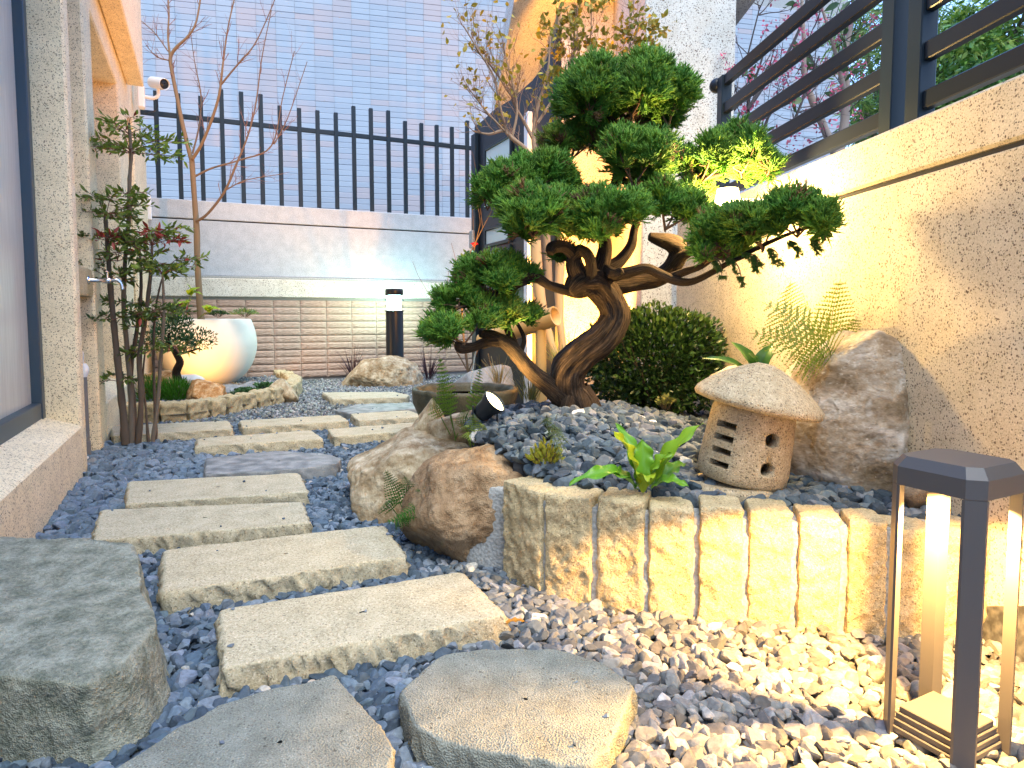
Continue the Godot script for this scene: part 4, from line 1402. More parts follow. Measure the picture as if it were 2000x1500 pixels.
# ------------------------------------------------------------------ the stone lantern
func lantern() -> void:
	var base := at(1442, 945, 1.86)
	base.y = 0.262
	var l := thing("stone_lantern", "small round granite lantern with an umbrella roof on the bed", "lantern", base)
	var m := MB.new()
	nz.seed = 71
	nz.frequency = 1.0
	var bumpy := func(prof: Array, amp: float, t: Transform3D) -> MB:
		var R := []
		for q in prof:
			var row := PackedVector3Array()
			for s in 64:
				var a := TAU * s / 64
				var d := Vector3(cos(a), 0, -sin(a))
				var k := nz.get_noise_3d(d.x * q[0] * 30.0, q[1] * 30.0, d.z * q[0] * 30.0) * amp
				var k2 := nz.get_noise_3d(d.x * 1.5, q[1] * 4.0, d.z * 1.5) * amp * 2.0
				row.append(t * (d * maxf(0.0005, q[0] + k + k2 * minf(1.0, q[0] * 10.0)) + Vector3(0, q[1] + k * 0.6, 0)))
			R.append(row)
		var mb := MB.new()
		mb.grid(R, true, 1.0)
		mb.poly(Array(R[-1]), t.basis * Vector3.UP)
		mb.poly(Array(R[0]), t.basis * Vector3.DOWN)
		return mb
	obj("base_stone", (bumpy as Callable).call([[0.001, -0.03], [0.11, -0.03], [0.125, -0.015], [0.128, 0.012], [0.118, 0.026], [0.001, 0.028]], 0.003, Transform3D(Basis(), Vector3(-0.02, 0, 0))), M.lantern_stone, l)
	var tilt := Basis(Vector3.BACK, deg_to_rad(-9.0)) * Basis(Vector3.RIGHT, deg_to_rad(2.0))
	var tb := Transform3D(tilt, Vector3(0.005, 0.028, 0))
	# the hollow body with its slots and round holes
	var body := CSGCombiner3D.new()
	body.name = "body"
	body.transform = tb
	l.add_child(body)
	var hull := CSGPolygon3D.new()
	hull.name = "shell"
	hull.polygon = PackedVector2Array([Vector2(0, 0), Vector2(0.104, 0), Vector2(0.114, 0.004), Vector2(0.120, 0.014), Vector2(0.122, 0.04), Vector2(0.1195, 0.08), Vector2(0.117, 0.12), Vector2(0.114, 0.16), Vector2(0.111, 0.195), Vector2(0.105, 0.208), Vector2(0.095, 0.213), Vector2(0, 0.214)])
	hull.mode = CSGPolygon3D.MODE_SPIN
	hull.spin_degrees = 360.0
	hull.spin_sides = 64
	hull.smooth_faces = true
	hull.material = M.lantern_stone
	body.add_child(hull)
	var cut := func(node: CSGShape3D, called: String, t: Transform3D) -> void:
		node.name = called
		node.operation = CSGShape3D.OPERATION_SUBTRACTION
		node.transform = t
		node.set("material", M.lantern_stone)
		body.add_child(node, true)
	var cav := CSGCylinder3D.new()
	cav.radius = 0.082; cav.height = 0.17; cav.sides = 32
	(cut as Callable).call(cav, "hollow", Transform3D(Basis(), Vector3(0, 0.105, 0)))
	for k in 4:
		var s := CSGBox3D.new()
		s.size = Vector3(0.062, 0.017, 0.10)
		(cut as Callable).call(s, "slot", Transform3D(Basis(Vector3.UP, deg_to_rad(-54.0)), Vector3(-0.0825, 0.048 + k * 0.036, 0.06)))
	# the slotted side lies in a shallow sunk panel
	var pn := CSGBox3D.new()
	pn.size = Vector3(0.085, 0.165, 0.02)
	(cut as Callable).call(pn, "panel", Transform3D(Basis(Vector3.UP, deg_to_rad(-54.0)), Vector3(-0.0992, 0.126, 0.072)))
	for k in 2:
		var s := CSGCylinder3D.new()
		s.radius = 0.0195; s.height = 0.12; s.sides = 24
		(cut as Callable).call(s, "round_hole", Transform3D(Basis(Vector3.UP, deg_to_rad(10.0)) * Basis(Vector3.RIGHT, PI / 2), Vector3(0.018, 0.062 + k * 0.078, 0.101)))
	obj("roof", (bumpy as Callable).call([[0.001, 0.0], [0.10, -0.002], [0.15, -0.004], [0.168, 0.0], [0.174, 0.010], [0.170, 0.022], [0.150, 0.042], [0.118, 0.066], [0.085, 0.088], [0.05, 0.107], [0.022, 0.118], [0.001, 0.120]], 0.0025, Transform3D(tilt * Basis(Vector3.BACK, deg_to_rad(-3.0)), tb * Vector3(0.004, 0.212, 0))), M.lantern_stone, l)

# ------------------------------------------------------------------ leaves
func leaf_mesh(len: float, wid: float, bend := 0.15, fold := 0.25, rows := 5) -> MB:      # grows along +y, its upper face towards +z
	var m := MB.new()
	var R := []
	for r in rows + 1:
		var t := float(r) / rows
		var w := wid * 0.5 * maxf(0.02, sin(PI * pow(t, 0.8))) 
		var z := -bend * len * t * t
		R.append(PackedVector3Array([Vector3(-w, t * len, z + w * fold), Vector3(0, t * len, z), Vector3(w, t * len, z + w * fold)]))
	m.grid(R, false, 1.0)
	return m

func blade_grid(m: MB, base: Vector3, tip: Vector3, up: Vector3, wid: float, arch: float, wave := 0.0, shape := 0.75, rows := 12, cols := 4, phase := 0.0) -> void:   # one broad leaf from base to tip, arched along up
	var ax := tip - base
	var L := ax.length()
	var side := ax.cross(up).normalized()
	var nrm := side.cross(ax).normalized()
	var R := []
	for r in rows + 1:
		var t := float(r) / rows
		var w := wid * 0.5 * maxf(0.06 * (1.0 - t), pow(maxf(0.0, sin(PI * pow(t, shape))), 0.75))
		if r == rows:
			w = 0.0015
		var c := base + ax * t + nrm * (arch * L * sin(PI * t) )
		var row := PackedVector3Array()
		for q in cols + 1:
			var s := lerpf(-1, 1, float(q) / cols)
			var e := absf(s)
			row.append(c + side * w * s * (1.0 + wave * 1.5 * e * sin(t * 15.0 + phase + s)) + nrm * (w * 0.35 * e + wave * wid * e * e * sin(t * 21.0 + phase * 2.0 + s * 2.0)))
		R.append(row)
	m.grid(R, false, 1.0)

func vary(c: Color, k := 0.25, hue := 0.12) -> Color:
	var f := 1.0 + rf(-k, k)
	return Color(c.r * f * (1.0 + rf(-hue, hue)), c.g * f, c.b * f * (1.0 + rf(-hue, hue)))

# ------------------------------------------------------------------ the trained juniper
func tuft_mesh(sd: int) -> MB:
	rng.seed = sd
	var m := MB.new()
	for k in 19:
		var out := rf(0.05, 0.85)
		var a := TAU * k / 7.3 + rf(-0.3, 0.3)
		var d := Vector3(cos(a) * out, 1.0, sin(a) * out).normalized()
		var p := Vector3(cos(a), 0, sin(a)) * rf(0.0, 0.006) + Vector3(0, rf(-0.012, 0.006), 0)
		var L := rf(0.030, 0.054)
		m.tint = Color(1, 1, 1) * rf(0.8, 1.1)
		_needle(m, p, d, L, 0.0019)
		for j in 4:
			var e := (d + rdir() * 0.65).normalized()
			m.tint = Color(1.15, 1.1, 1.0) * rf(0.8, 1.15)
			_needle(m, p + d * L * rf(0.25, 0.75), e, rf(0.009, 0.016), 0.0014)
	return m

func _needle(m: MB, p: Vector3, d: Vector3, L: float, r: float) -> void:
	var b := aim(d, rf(0, TAU))
	var k := []
	for s in 3:
		var o := b.x * cos(TAU * s / 3) + b.z * sin(TAU * s / 3)
		k.append([m.vert(p + o * r * 0.7, o), m.vert(p + d * L * 0.6 + o * r, o)])
	var tip := m.vert(p + d * L, d)
	for s in 3:
		var q := (s + 1) % 3
		m.tri_i(k[s][0], k[q][0], k[q][1])
		m.tri_i(k[s][0], k[q][1], k[s][1])
		m.tri_i(k[s][1], k[q][1], tip)

func bonsai() -> void:
	rng.seed = 99
	var tree := thing("trained_juniper", "trained juniper with a twisting trunk and clipped cloud pads of needles", "tree", Vector3(trunk_at.x, mound(trunk_at.x, trunk_at.z), trunk_at.z))
	var back := Transform3D(Basis(), -tree.position)
	var nb := FastNoiseLite.new()
	nb.seed = 4
	nb.frequency = 0.02
	var trunk := [[1128, 818, 2.50, 0.082], [1122, 790, 2.50, 0.068], [1108, 758, 2.49, 0.062], [1112, 720, 2.48, 0.060], [1140, 690, 2.47, 0.056], [1176, 660, 2.47, 0.054], [1198, 622, 2.48, 0.052], [1190, 590, 2.48, 0.050], [1168, 562, 2.47, 0.052], [1148, 552, 2.45, 0.056], [1128, 556, 2.43, 0.046], [1112, 572, 2.42, 0.022]]
	var w := path(trunk, 8)
	var m := MB.new()
	m.tube(w[0], w[1], 40, 0.42, nb)
	obj("trunk", m, M.bark, tree, back)
	var limbs := [
		[[1100, 775, 2.48, 0.042], [1070, 752, 2.46, 0.034], [1040, 728, 2.44, 0.031], [1012, 695, 2.42, 0.028], [990, 672, 2.40, 0.026], [960, 655, 2.38, 0.020], [938, 652, 2.36, 0.014]],   # the low left trunk
		[[985, 668, 2.40, 0.018], [950, 668, 2.36, 0.015], [925, 678, 2.33, 0.016], [900, 680, 2.31, 0.020], [893, 668, 2.3, 0.010]],
		[[1010, 690, 2.42, 0.018], [995, 650, 2.42, 0.014], [980, 625, 2.41, 0.012], [965, 612, 2.4, 0.008]],
		[[1016, 690, 2.44, 0.010], [1024, 665, 2.46, 0.008], [1015, 640, 2.46, 0.007], [1000, 620, 2.46, 0.006]],
		[[1155, 560, 2.46, 0.026], [1132, 570, 2.44, 0.022], [1110, 568, 2.42, 0.020], [1075, 558, 2.40, 0.017], [1045, 542, 2.38, 0.019], [1010, 545, 2.37, 0.014], [975, 548, 2.36, 0.011], [950, 540, 2.36, 0.008]],
		[[1040, 545, 2.39, 0.010], [1005, 560, 2.36, 0.010], [970, 575, 2.34, 0.009], [940, 592, 2.32, 0.008]],
		[[1138, 550, 2.44, 0.040], [1122, 522, 2.42, 0.034], [1118, 498, 2.41, 0.022], [1100, 482, 2.39, 0.022], [1080, 484, 2.37, 0.022], [1074, 495, 2.36, 0.014]],   # the hooked limb
		[[1118, 505, 2.41, 0.020], [1135, 490, 2.40, 0.022], [1150, 500, 2.38, 0.018], [1155, 525, 2.39, 0.018], [1150, 545, 2.41, 0.022]],
		[[1165, 548, 2.46, 0.040], [1176, 515, 2.46, 0.030], [1182, 480, 2.47, 0.026], [1178, 440, 2.48, 0.022], [1190, 390, 2.50, 0.018], [1205, 340, 2.52, 0.016], [1212, 280, 2.54, 0.014], [1216, 225, 2.55, 0.010]],   # up to the top
		[[1180, 530, 2.47, 0.026], [1210, 510, 2.48, 0.021], [1232, 480, 2.49, 0.019], [1240, 445, 2.50, 0.015], [1255, 410, 2.50, 0.010]],
		[[1170, 555, 2.49, 0.048], [1205, 552, 2.51, 0.040], [1245, 549, 2.53, 0.034], [1285, 543, 2.54, 0.032], [1312, 522, 2.54, 0.034], [1325, 495, 2.53, 0.036], [1318, 478, 2.52, 0.034], [1295, 470, 2.5, 0.026], [1268, 462, 2.49, 0.014]],   # the heavy bent limb
		[[1312, 525, 2.53, 0.024], [1330, 502, 2.5, 0.020], [1352, 490, 2.48, 0.015], [1380, 480, 2.46, 0.010], [1420, 470, 2.44, 0.007]],
		[[1190, 540, 2.44, 0.020], [1225, 532, 2.41, 0.018], [1260, 524, 2.40, 0.016], [1290, 535, 2.39, 0.016], [1320, 548, 2.36, 0.015], [1350, 550, 2.32, 0.012], [1385, 535, 2.27, 0.010], [1420, 515, 2.22, 0.008], [1455, 500, 2.17, 0.006]],
		[[1310, 542, 2.385, 0.014], [1340, 530, 2.34, 0.012], [1370, 520, 2.29, 0.009], [1400, 500, 2.25, 0.007], [1440, 480, 2.20, 0.005]],
		[[1188, 395, 2.50, 0.014], [1150, 370, 2.48, 0.010], [1110, 375, 2.46, 0.008], [1070, 385, 2.44, 0.006]],
		[[1185, 410, 2.49, 0.014], [1130, 425, 2.42, 0.010], [1085, 440, 2.37, 0.008], [1050, 445, 2.34, 0.006]],
		[[1205, 345, 2.52, 0.012], [1260, 372, 2.52, 0.012], [1310, 368, 2.52, 0.011], [1370, 350, 2.51, 0.009], [1425, 335, 2.5, 0.006]],
		[[1212, 250, 2.54, 0.012], [1185, 225, 2.55, 0.008], [1160, 205, 2.55, 0.006]],
		[[1214, 235, 2.55, 0.012], [1250, 222, 2.54, 0.009], [1290, 205, 2.53, 0.006]],
		[[1455, 497, 2.17, 0.007], [1510, 470, 2.10, 0.006], [1560, 450, 2.05, 0.005], [1600, 440, 2.01, 0.004]],
		[[1178, 520, 2.46, 0.018], [1200, 535, 2.40, 0.020], [1215, 528, 2.39, 0.014]],
	]
	for q in limbs:
		w = path(q, 6)
		m = MB.new()
		m.tube(w[0], w[1], 14, 0.38, nb)
		obj("limb", m, M.bark, tree, back)
	# roots flaring at the foot
	m = MB.new()
	for k in 7:
		var a := TAU * k / 7.0 + 0.3
		var o := Vector3(cos(a), 0, sin(a))
		var b0 := Vector3(0, 0.07, 0)
		var s := smooth([b0 + o * 0.02, Vector3(0, 0.03, 0) + o * 0.055, Vector3(0, -0.01, 0) + o * 0.085, Vector3(0, -0.05, 0) + o * 0.12], [0.035, 0.030, 0.022, 0.012], 4)
		m.tube(s[0], s[1], 12, 0.3, nb)
	obj("roots", m, M.bark, tree)
	# pads: [u, v, half width, half height in pixels, distance, yellow share]
	var pads := [
		[1160, 190, 62, 58, 2.52, 0.0], [1235, 180, 72, 55, 2.50, 0.0], [1305, 205, 50, 50, 2.52, 0.05], [1225, 225, 110, 30, 2.60, 0.25],
		[1118, 280, 72, 32, 2.62, 0.7], [1235, 318, 78, 52, 2.40, 0.1],
		[1372, 318, 62, 42, 2.50, 0.0], [1450, 305, 66, 45, 2.48, 0.0], [1500, 325, 28, 22, 2.47, 0.0],
		[1060, 358, 78, 42, 2.46, 0.0], [952, 382, 32, 30, 2.44, 0.35], [995, 352, 40, 30, 2.45, 0.0],
		[1040, 425, 84, 42, 2.33, 0.05], [1100, 405, 40, 32, 2.36, 0.2],
		[1205, 420, 80, 42, 2.32, 0.05], [1300, 412, 72, 42, 2.34, 0.0], [1160, 445, 45, 30, 2.30, 0.1], [1350, 392, 42, 30, 2.55, 0.4],
		[1425, 462, 66, 42, 2.20, 0.05], [1490, 450, 62, 44, 2.12, 0.05], [1412, 492, 50, 20, 2.22, 0.2],
		[1560, 425, 56, 40, 2.05, 0.0], [1612, 440, 34, 32, 2.00, 0.0],
		[955, 540, 50, 40, 2.35, 0.0], [1015, 530, 40, 28, 2.36, 0.0], [895, 580, 42, 28, 2.33, 0.0],
		[905, 640, 72, 38, 2.30, 0.15], [850, 650, 26, 22, 2.28, 0.0], [985, 612, 36, 28, 2.40, 0.7], [960, 598, 26, 26, 2.38, 0.5], [1030, 622, 16, 18, 2.46, 0.1], [1098, 500, 16, 12, 2.5, 0.0],
	]
	var tufts := [tuft_mesh(501).mesh(), tuft_mesh(502).mesh(), tuft_mesh(503).mesh()]
	rng.seed = 77
	for q in pads:
		var c := at(q[0], q[1], q[4])
		var sc: float = q[4] / F
		var rad := Vector3(q[2] * sc * 1.12, q[3] * sc * 1.15, clampf(q[2] * sc * 0.9, 0.03, 0.14))
		var pos := c - tree.position
		var pad := Node3D.new()
		pad.name = nm(tree, "foliage_pad")
		tree.add_child(pad, true)
		pad.position = pos
		var tw := MB.new()
		tw.tint = Color(0.13, 0.075, 0.045)
		var sub := []
		var ns := maxi(4, int(rad.x * rad.z * 360.0))
		for k in ns:
			var d := rdir()
			d.y = absf(d.y) * 1.15 - 0.42
			var o := Vector3(d.x * rad.x, d.y * rad.y, d.z * rad.z) * 0.72
			var rr: float = minf(rad.y, rad.x) * rf(0.46, 0.74)
			sub.append([o, rr])
			var s := smooth([Vector3(0, -rad.y * 0.85, 0) * rf(0.7, 1.0), o * 0.5 + Vector3(0, -rad.y * 0.4, 0), o], [0.004, 0.003, 0.0015], 3)
			tw.tube(s[0], s[1], 5)
			for j in 3:
				var e := o * rf(0.4, 0.9)
				tw.tube([e + Vector3(0, -rad.y * 0.35, 0), e + Vector3(rf(-0.03, 0.03), rf(-0.02, 0.03) - rad.y * 0.2, rf(-0.03, 0.03))], [0.0018, 0.001], 4)
		obj("twigs", tw, M.twig, pad).set_meta("kind", "stuff")
		for v3 in 3:
			var ts := []
			var cs := []
			for b in sub:
				var cnt := int(15.0 * pow(b[1] / 0.035, 2.0) / 3.0) + 3
				for k in cnt:
					var d := rdir()
					if d.y < -0.35 and rng.randf() < 0.75:
						d.y = -d.y
					var p: Vector3 = b[0] + d * b[1] * rf(0.6, 1.0)
					var g := (d * 0.8 + Vector3(0, 0.85, 0) + (p as Vector3).normalized() * 0.35 + rdir() * 0.25).normalized()
					var s := rf(0.85, 1.45)
					ts.append(Transform3D(aim(g, rf(0, TAU)).scaled(Vector3.ONE * s), p - g * 0.018))
					var col := Color(0.048, 0.17, 0.017).lerp(Color(0.175, 0.335, 0.032), pow(rng.randf(), 1.4))
					if rng.randf() < q[5] * 0.6:
						col = col.lerp(Color(0.22, 0.24, 0.025), rf(0.3, 0.8))
					if rng.randf() < 0.03:
						col = Color(0.16, 0.095, 0.04)
					cs.append(vary(col, 0.25))
			multi("needles", tufts[v3], M.needle, ts, cs, pad)
	# hanging sprigs under the right pads
	var ts := []
	var cs := []
	var tw := MB.new()
	tw.tint = Color(0.15, 0.09, 0.05)
	for q in [[1420, 500, 1450, 555], [1390, 500, 1410, 540], [1450, 495, 1490, 520], [1540, 470, 1560, 500], [1585, 465, 1600, 490], [1500, 485, 1520, 515], [1470, 500, 1475, 530]]:
		var dd: float = 2.2 - (q[0] - 1400.0) * 0.0009
		var a := at(q[0], q[1], dd)
		var b := at(q[2], q[3], dd - 0.02)
		var s := smooth([a, a.lerp(b, 0.5) + Vector3(0.01, 0.012, 0), b], [0.003, 0.002, 0.0012], 5)
		tw.tube(s[0], s[1], 5)
		for k in 22:
			var t := rf(0.0, 1.0)
			ts.append(Transform3D(aim((b - a).normalized() + rdir() * 0.8, rf(0, TAU)).scaled(Vector3.ONE * rf(0.25, 0.48)), a.lerp(b, t) + rdir() * 0.006 - tree.position))
			cs.append(vary(Color(0.06, 0.15, 0.03), 0.2))
	obj("hanging_twigs", tw, M.twig, tree, back)
	multi("hanging_sprigs", tufts[0], M.needle, ts, cs, tree)

# ------------------------------------------------------------------ recursive twigs
func twigs(m: MB, p: Vector3, d: Vector3, L: float, r: float, depth: int, up: float, tips: Array, wander := 0.35, kids := 3) -> void:
	var pts := [p]
	var rad := [r]
	var q := p
	var dd := d
	for k in 4:
		dd = (dd + rdir() * wander * 0.5 + Vector3(0, up * 0.25, 0)).normalized()
		q += dd * L / 4.0
		pts.append(q)
		rad.append(lerpf(r, r * 0.5, (k + 1) / 4.0))
	m.tube(pts, rad, 6 if r > 0.004 else 4)
	if depth > 0:
		for k in kids:
			var t := rng.randi_range(1, 4)
			var e := (dd + rdir() * 0.9 + Vector3(0, up, 0)).normalized()
			twigs(m, pts[t], e, L * rf(0.45, 0.8), rad[t] * 0.65, depth - 1, up, tips, wander, kids)
	tips.append([q, dd])

func fern_frond(m: MB, base: Vector3, tip: Vector3, arch: float, wid: float, col: Color, pairs := 18, bare := 0.3) -> void:   # a rachis with pinnae, each cut into leaflets
	var ax := tip - base
	var L := ax.length()
	var up := Vector3(0, 0.5, 1)
	var side := ax.cross(up).normalized()
	if side.length() < 0.1:
		side = Vector3.RIGHT
	var nrm := side.cross(ax).normalized()
	if nrm.y < 0: nrm = -nrm
	var C := func(t: float) -> Vector3: return base + ax * t + nrm * arch * L * sin(PI * t)
	var pts := []
	var rad := []
	for k in 13:
		pts.append((C as Callable).call(k / 12.0))
		rad.append(lerpf(0.0022, 0.0008, k / 12.0))
	m.tint = col * 0.8
	m.tube(pts, rad, 5)
	for k in pairs:
		var t := lerpf(bare, 0.99, float(k) / pairs)
		var c: Vector3 = (C as Callable).call(t)
		var tan: Vector3 = ((C as Callable).call(minf(t + 0.02, 1.0)) - (C as Callable).call(t - 0.02)).normalized()
		var u := (t - bare) / (1.0 - bare)
		var w := wid * (pow(1.0 - u, 0.8) * (0.55 + 0.45 * minf(1.0, u * 6.0)) + 0.04)
		for s in [-1.0, 1.0]:
			var d: Vector3 = (side * s * 0.93 + tan * 0.38 + nrm * rf(-0.12, 0.08) + Vector3(0, -0.12, 0)).normalized()
			var lw: Vector3 = tan * L * 0.30 / pairs
			m.tint = vary(col, 0.15)
			var n2 := maxi(4, int(w / 0.009))
			for j in n2:
				var f := float(j) / n2
				var q: Vector3 = c + d * w * f + Vector3(0, -0.15 * w * f * f, 0)
				var z: float = (1.0 - f * 0.75)
				for e in [-1.0, 1.0]:
					var tip2: Vector3 = q + lw * e * z + d * w * 0.9 / n2
					m.poly([q, q + d * w * 1.0 / n2, tip2 + d * w * 0.3 / n2, tip2], nrm)

# ------------------------------------------------------------------ plants
func plants() -> void:
	var lf := leaf_mesh(0.046, 0.015, 0.2, 0.25).mesh()
	# the tall many-stemmed shrub by the house
	rng.seed = 31
	var b0 := gnd(262, 866)
	var shrub := thing("nandina_shrub", "tall many-stemmed leafy shrub with bare canes beside the house", "shrub", b0)
	var bk := Transform3D(Basis(), -b0)
	var stems := [
		[[246, 868, 3.84, 0.024], [240, 800, 3.84, 0.019], [229, 700, 3.84, 0.017], [221, 620, 3.84, 0.015], [213, 520, 3.82, 0.013], [207, 440, 3.80, 0.011], [205, 410, 3.80, 0.006]],
		[[257, 868, 3.88, 0.020], [256, 780, 3.9, 0.014], [249, 690, 3.9, 0.013], [242, 600, 3.9, 0.013], [245, 500, 3.9, 0.012], [252, 420, 3.9, 0.012], [253, 350, 3.9, 0.010], [256, 300, 3.9, 0.010], [252, 240, 3.9, 0.006]],
		[[270, 866, 3.86, 0.018], [276, 780, 3.86, 0.014], [272, 700, 3.86, 0.013], [284, 620, 3.86, 0.011], [294, 540, 3.86, 0.010], [297, 480, 3.86, 0.007]],
		[[264, 866, 3.9, 0.016], [262, 790, 3.92, 0.012], [256, 720, 3.92, 0.011], [268, 640, 3.92, 0.010], [276, 560, 3.92, 0.009], [272, 480, 3.92, 0.006]],
		[[298, 862, 3.85, 0.012], [308, 790, 3.85, 0.010], [314, 700, 3.85, 0.009], [320, 620, 3.85, 0.008], [319, 560, 3.85, 0.007], [317, 535, 3.85, 0.005]],
		[[305, 862, 3.95, 0.011], [302, 780, 3.97, 0.008], [300, 690, 3.97, 0.007], [303, 610, 3.97, 0.006], [316, 545, 3.97, 0.004]],
		[[290, 864, 3.92, 0.009], [285, 800, 3.95, 0.006], [279, 740, 3.95, 0.006], [283, 690, 3.95, 0.004]],
	]
	nz.seed = 3; nz.frequency = 0.02
	for q in stems:
		var w := path(q, 5)
		var m := MB.new()
		m.tint = Color(0.105, 0.075, 0.055) if rng.randf() < 0.5 else Color(0.17, 0.135, 0.10)
		# knobbly nodes
		for k in w[1].size():
			if k % 4 == 2:
				w[1][k] *= 1.16
		m.tube(w[0], w[1], 9, 0.25, nz)
		obj("cane", m, M.twig, shrub, bk)
	# sprays: [u, v, distance, reach in pixels across, up, how many stalks, tone]
	var sprays := [[256, 300, 3.9, 110, 40, 13, 0.2], [252, 262, 3.9, 50, 35, 6, 0.1], [207, 425, 3.8, 80, 45, 12, 0.5], [246, 385, 3.9, 50, 30, 4, 0.3], [318, 535, 3.85, 78, 60, 12, 0.4], [296, 480, 3.86, 80, 48, 11, 0.25], [272, 490, 3.92, 60, 40, 6, 0.5], [213, 545, 3.8, 55, 40, 5, 0.8], [222, 625, 3.82, 65, 20, 3, 0.9], [305, 610, 3.9, 60, 35, 4, 0.6], [250, 600, 3.92, 40, 35, 2, 0.7], [318, 620, 3.85, 80, 30, 4, 0.8], [285, 690, 3.93, 40, 40, 4, 0.5], [232, 745, 3.84, 34, 26, 3, 0.8], [265, 640, 3.9, 30, 40, 4, 0.7], [230, 510, 3.8, 40, 30, 4, 0.6], [350, 690, 3.8, 30, 20, 3, 0.6], [210, 470, 3.8, 70, 30, 5, 0.6]]
	var ts := []
	var cs := []
	var tw := MB.new()
	tw.tint = Color(0.17, 0.07, 0.05)
	for q in sprays:
		var c := at(q[0], q[1], q[2])
		var s: float = q[2] / F
		for k in q[5]:
			var a: float = TAU * k / q[5] + rf(-0.4, 0.4)
			var d := Vector3(cos(a), 0, sin(a) * 0.8)
			var reach: float = q[3] * s * rf(0.5, 1.0)
			var rise: float = q[4] * s * rf(-0.1, 0.8)
			var p1 := c + d * reach * 0.5 + Vector3(0, rise * 0.7 + 0.01, 0)
			var p2 := c + d * reach + Vector3(0, rise, 0)
			var st := smooth([c, p1, p2], [0.0026, 0.0018, 0.001], 4)
			tw.tube(st[0], st[1], 4)
			var red := rng.randf() < 0.02
			for j in 5:
				var t := 0.4 + j * 0.15
				var p: Vector3 = c.lerp(p1, t * 2.0) if t < 0.5 else p1.lerp(p2, t * 2.0 - 1.0)
				for e in [-1.0, 1.0]:
					var dd: Vector3 = (d.cross(Vector3.UP) * e + d * 0.6 + rdir() * 0.4 + Vector3(0, rf(-0.25, 0.35), 0)).normalized()
					var ll := rf(0.025, 0.065)
					var p3 := p + dd * ll
					tw.tube([p, p3], [0.0012, 0.0008], 3)
					for f in (3 if rng.randf() < 0.6 else 2):
						var le := (dd + rdir() * 0.75 + Vector3(0, 0.05, 0)).normalized()
						ts.append(Transform3D(aim(le, rf(0, TAU)).scaled(Vector3.ONE * rf(0.7, 1.2)), p3 - dd * ll * 0.3 * f))
						var col := Color(0.19, 0.26, 0.03).lerp(Color(0.065, 0.10, 0.028), clampf(q[6] + rf(-0.3, 0.3), 0, 1))
						if red or rng.randf() < 0.015:
							col = Color(0.28, 0.045, 0.03)
						cs.append(vary(col, 0.25))
	obj("leaf_stalks", tw, M.twig, shrub, bk)
	multi("leaves", lf, M.leaf, ts, cs, shrub).transform = bk
	# the bare tree in the pot
	rng.seed = 41
	var tp := at(392, 617, 6.82)
	var tree := thing("bare_tree", "slender bare young tree standing in the white pot", "tree", tp)
	bk = Transform3D(Basis(), -tp)
	var br := [
		[[393, 625, 6.82, 0.036], [390, 590, 6.82, 0.033], [386, 520, 6.82, 0.028], [384, 450, 6.82, 0.029], [380, 390, 6.82, 0.025], [376, 330, 6.82, 0.026], [374, 308, 6.82, 0.024]],
		[[374, 312, 6.82, 0.023], [358, 250, 6.82, 0.020], [346, 190, 6.82, 0.018], [336, 140, 6.82, 0.017], [333, 112, 6.82, 0.017], [345, 92, 6.82, 0.015], [368, 70, 6.82, 0.012], [384, 40, 6.82, 0.009], [395, -30, 6.82, 0.007]],
		[[333, 115, 6.82, 0.013], [328, 70, 6.85, 0.009], [330, 20, 6.85, 0.007], [324, -40, 6.85, 0.006]],
		[[376, 310, 6.80, 0.018], [392, 285, 6.78, 0.015], [412, 238, 6.76, 0.014], [428, 185, 6.74, 0.012], [436, 120, 6.74, 0.009], [445, 55, 6.74, 0.007], [462, -20, 6.74, 0.006]],
		[[432, 165, 6.74, 0.010], [465, 125, 6.72, 0.008], [495, 90, 6.7, 0.006], [520, 40, 6.7, 0.005], [540, -10, 6.7, 0.004]],
		[[384, 432, 6.8, 0.016], [405, 418, 6.76, 0.013], [438, 375, 6.72, 0.012], [462, 320, 6.7, 0.010], [485, 262, 6.7, 0.008], [500, 200, 6.7, 0.007], [512, 110, 6.7, 0.005], [530, 20, 6.7, 0.004]],
		[[380, 345, 6.84, 0.011], [415, 328, 6.88, 0.010], [470, 312, 6.92, 0.008], [530, 285, 6.95, 0.007], [552, 190, 6.95, 0.005], [575, 100, 6.95, 0.004]],
		[[535, 282, 6.95, 0.006], [562, 230, 6.95, 0.005], [600, 120, 6.95, 0.003]],
		[[376, 300, 6.86, 0.010], [388, 250, 6.88, 0.008], [393, 190, 6.88, 0.007], [380, 120, 6.88, 0.004], [372, 60, 6.88, 0.003]],
		[[440, 372, 6.72, 0.007], [480, 352, 6.7, 0.005], [550, 340, 6.7, 0.003]],
		[[330, 118, 6.8, 0.007], [305, 110, 6.78, 0.005], [285, 88, 6.78, 0.003]],
		[[328, 100, 6.82, 0.006], [300, 62, 6.82, 0.005], [262, 30, 6.82, 0.003]],
	]
	nz.seed = 13; nz.frequency = 0.02
	var leaves := [] 
	for k in br.size():
		var w := path(br[k], 5)
		var m := MB.new()
		m.tint = Color(0.21, 0.135, 0.075) if k < 4 else Color(0.17, 0.11, 0.075)
		m.tube(w[0], w[1], 10, 0.12, nz)
		obj("trunk" if k == 0 else "branch", m, M.twig, tree, bk)
		if k > 0:
			m = MB.new()
			m.tint = Color(0.22, 0.11, 0.09)
			for j in 10:
				var t := rng.randi_range(w[0].size() / 4, w[0].size() - 2)
				var d: Vector3 = (w[0][t + 1] - w[0][t]).normalized()
				var tips := []
				twigs(m, w[0][t], (d + rdir() * 0.9 + Vector3(0, 0.3, 0)).normalized(), rf(0.06, 0.26), minf(w[1][t] * 0.5, 0.004), 1, 0.2, tips, 0.4, 2)
			obj("twigs", m, M.twig, tree, bk)
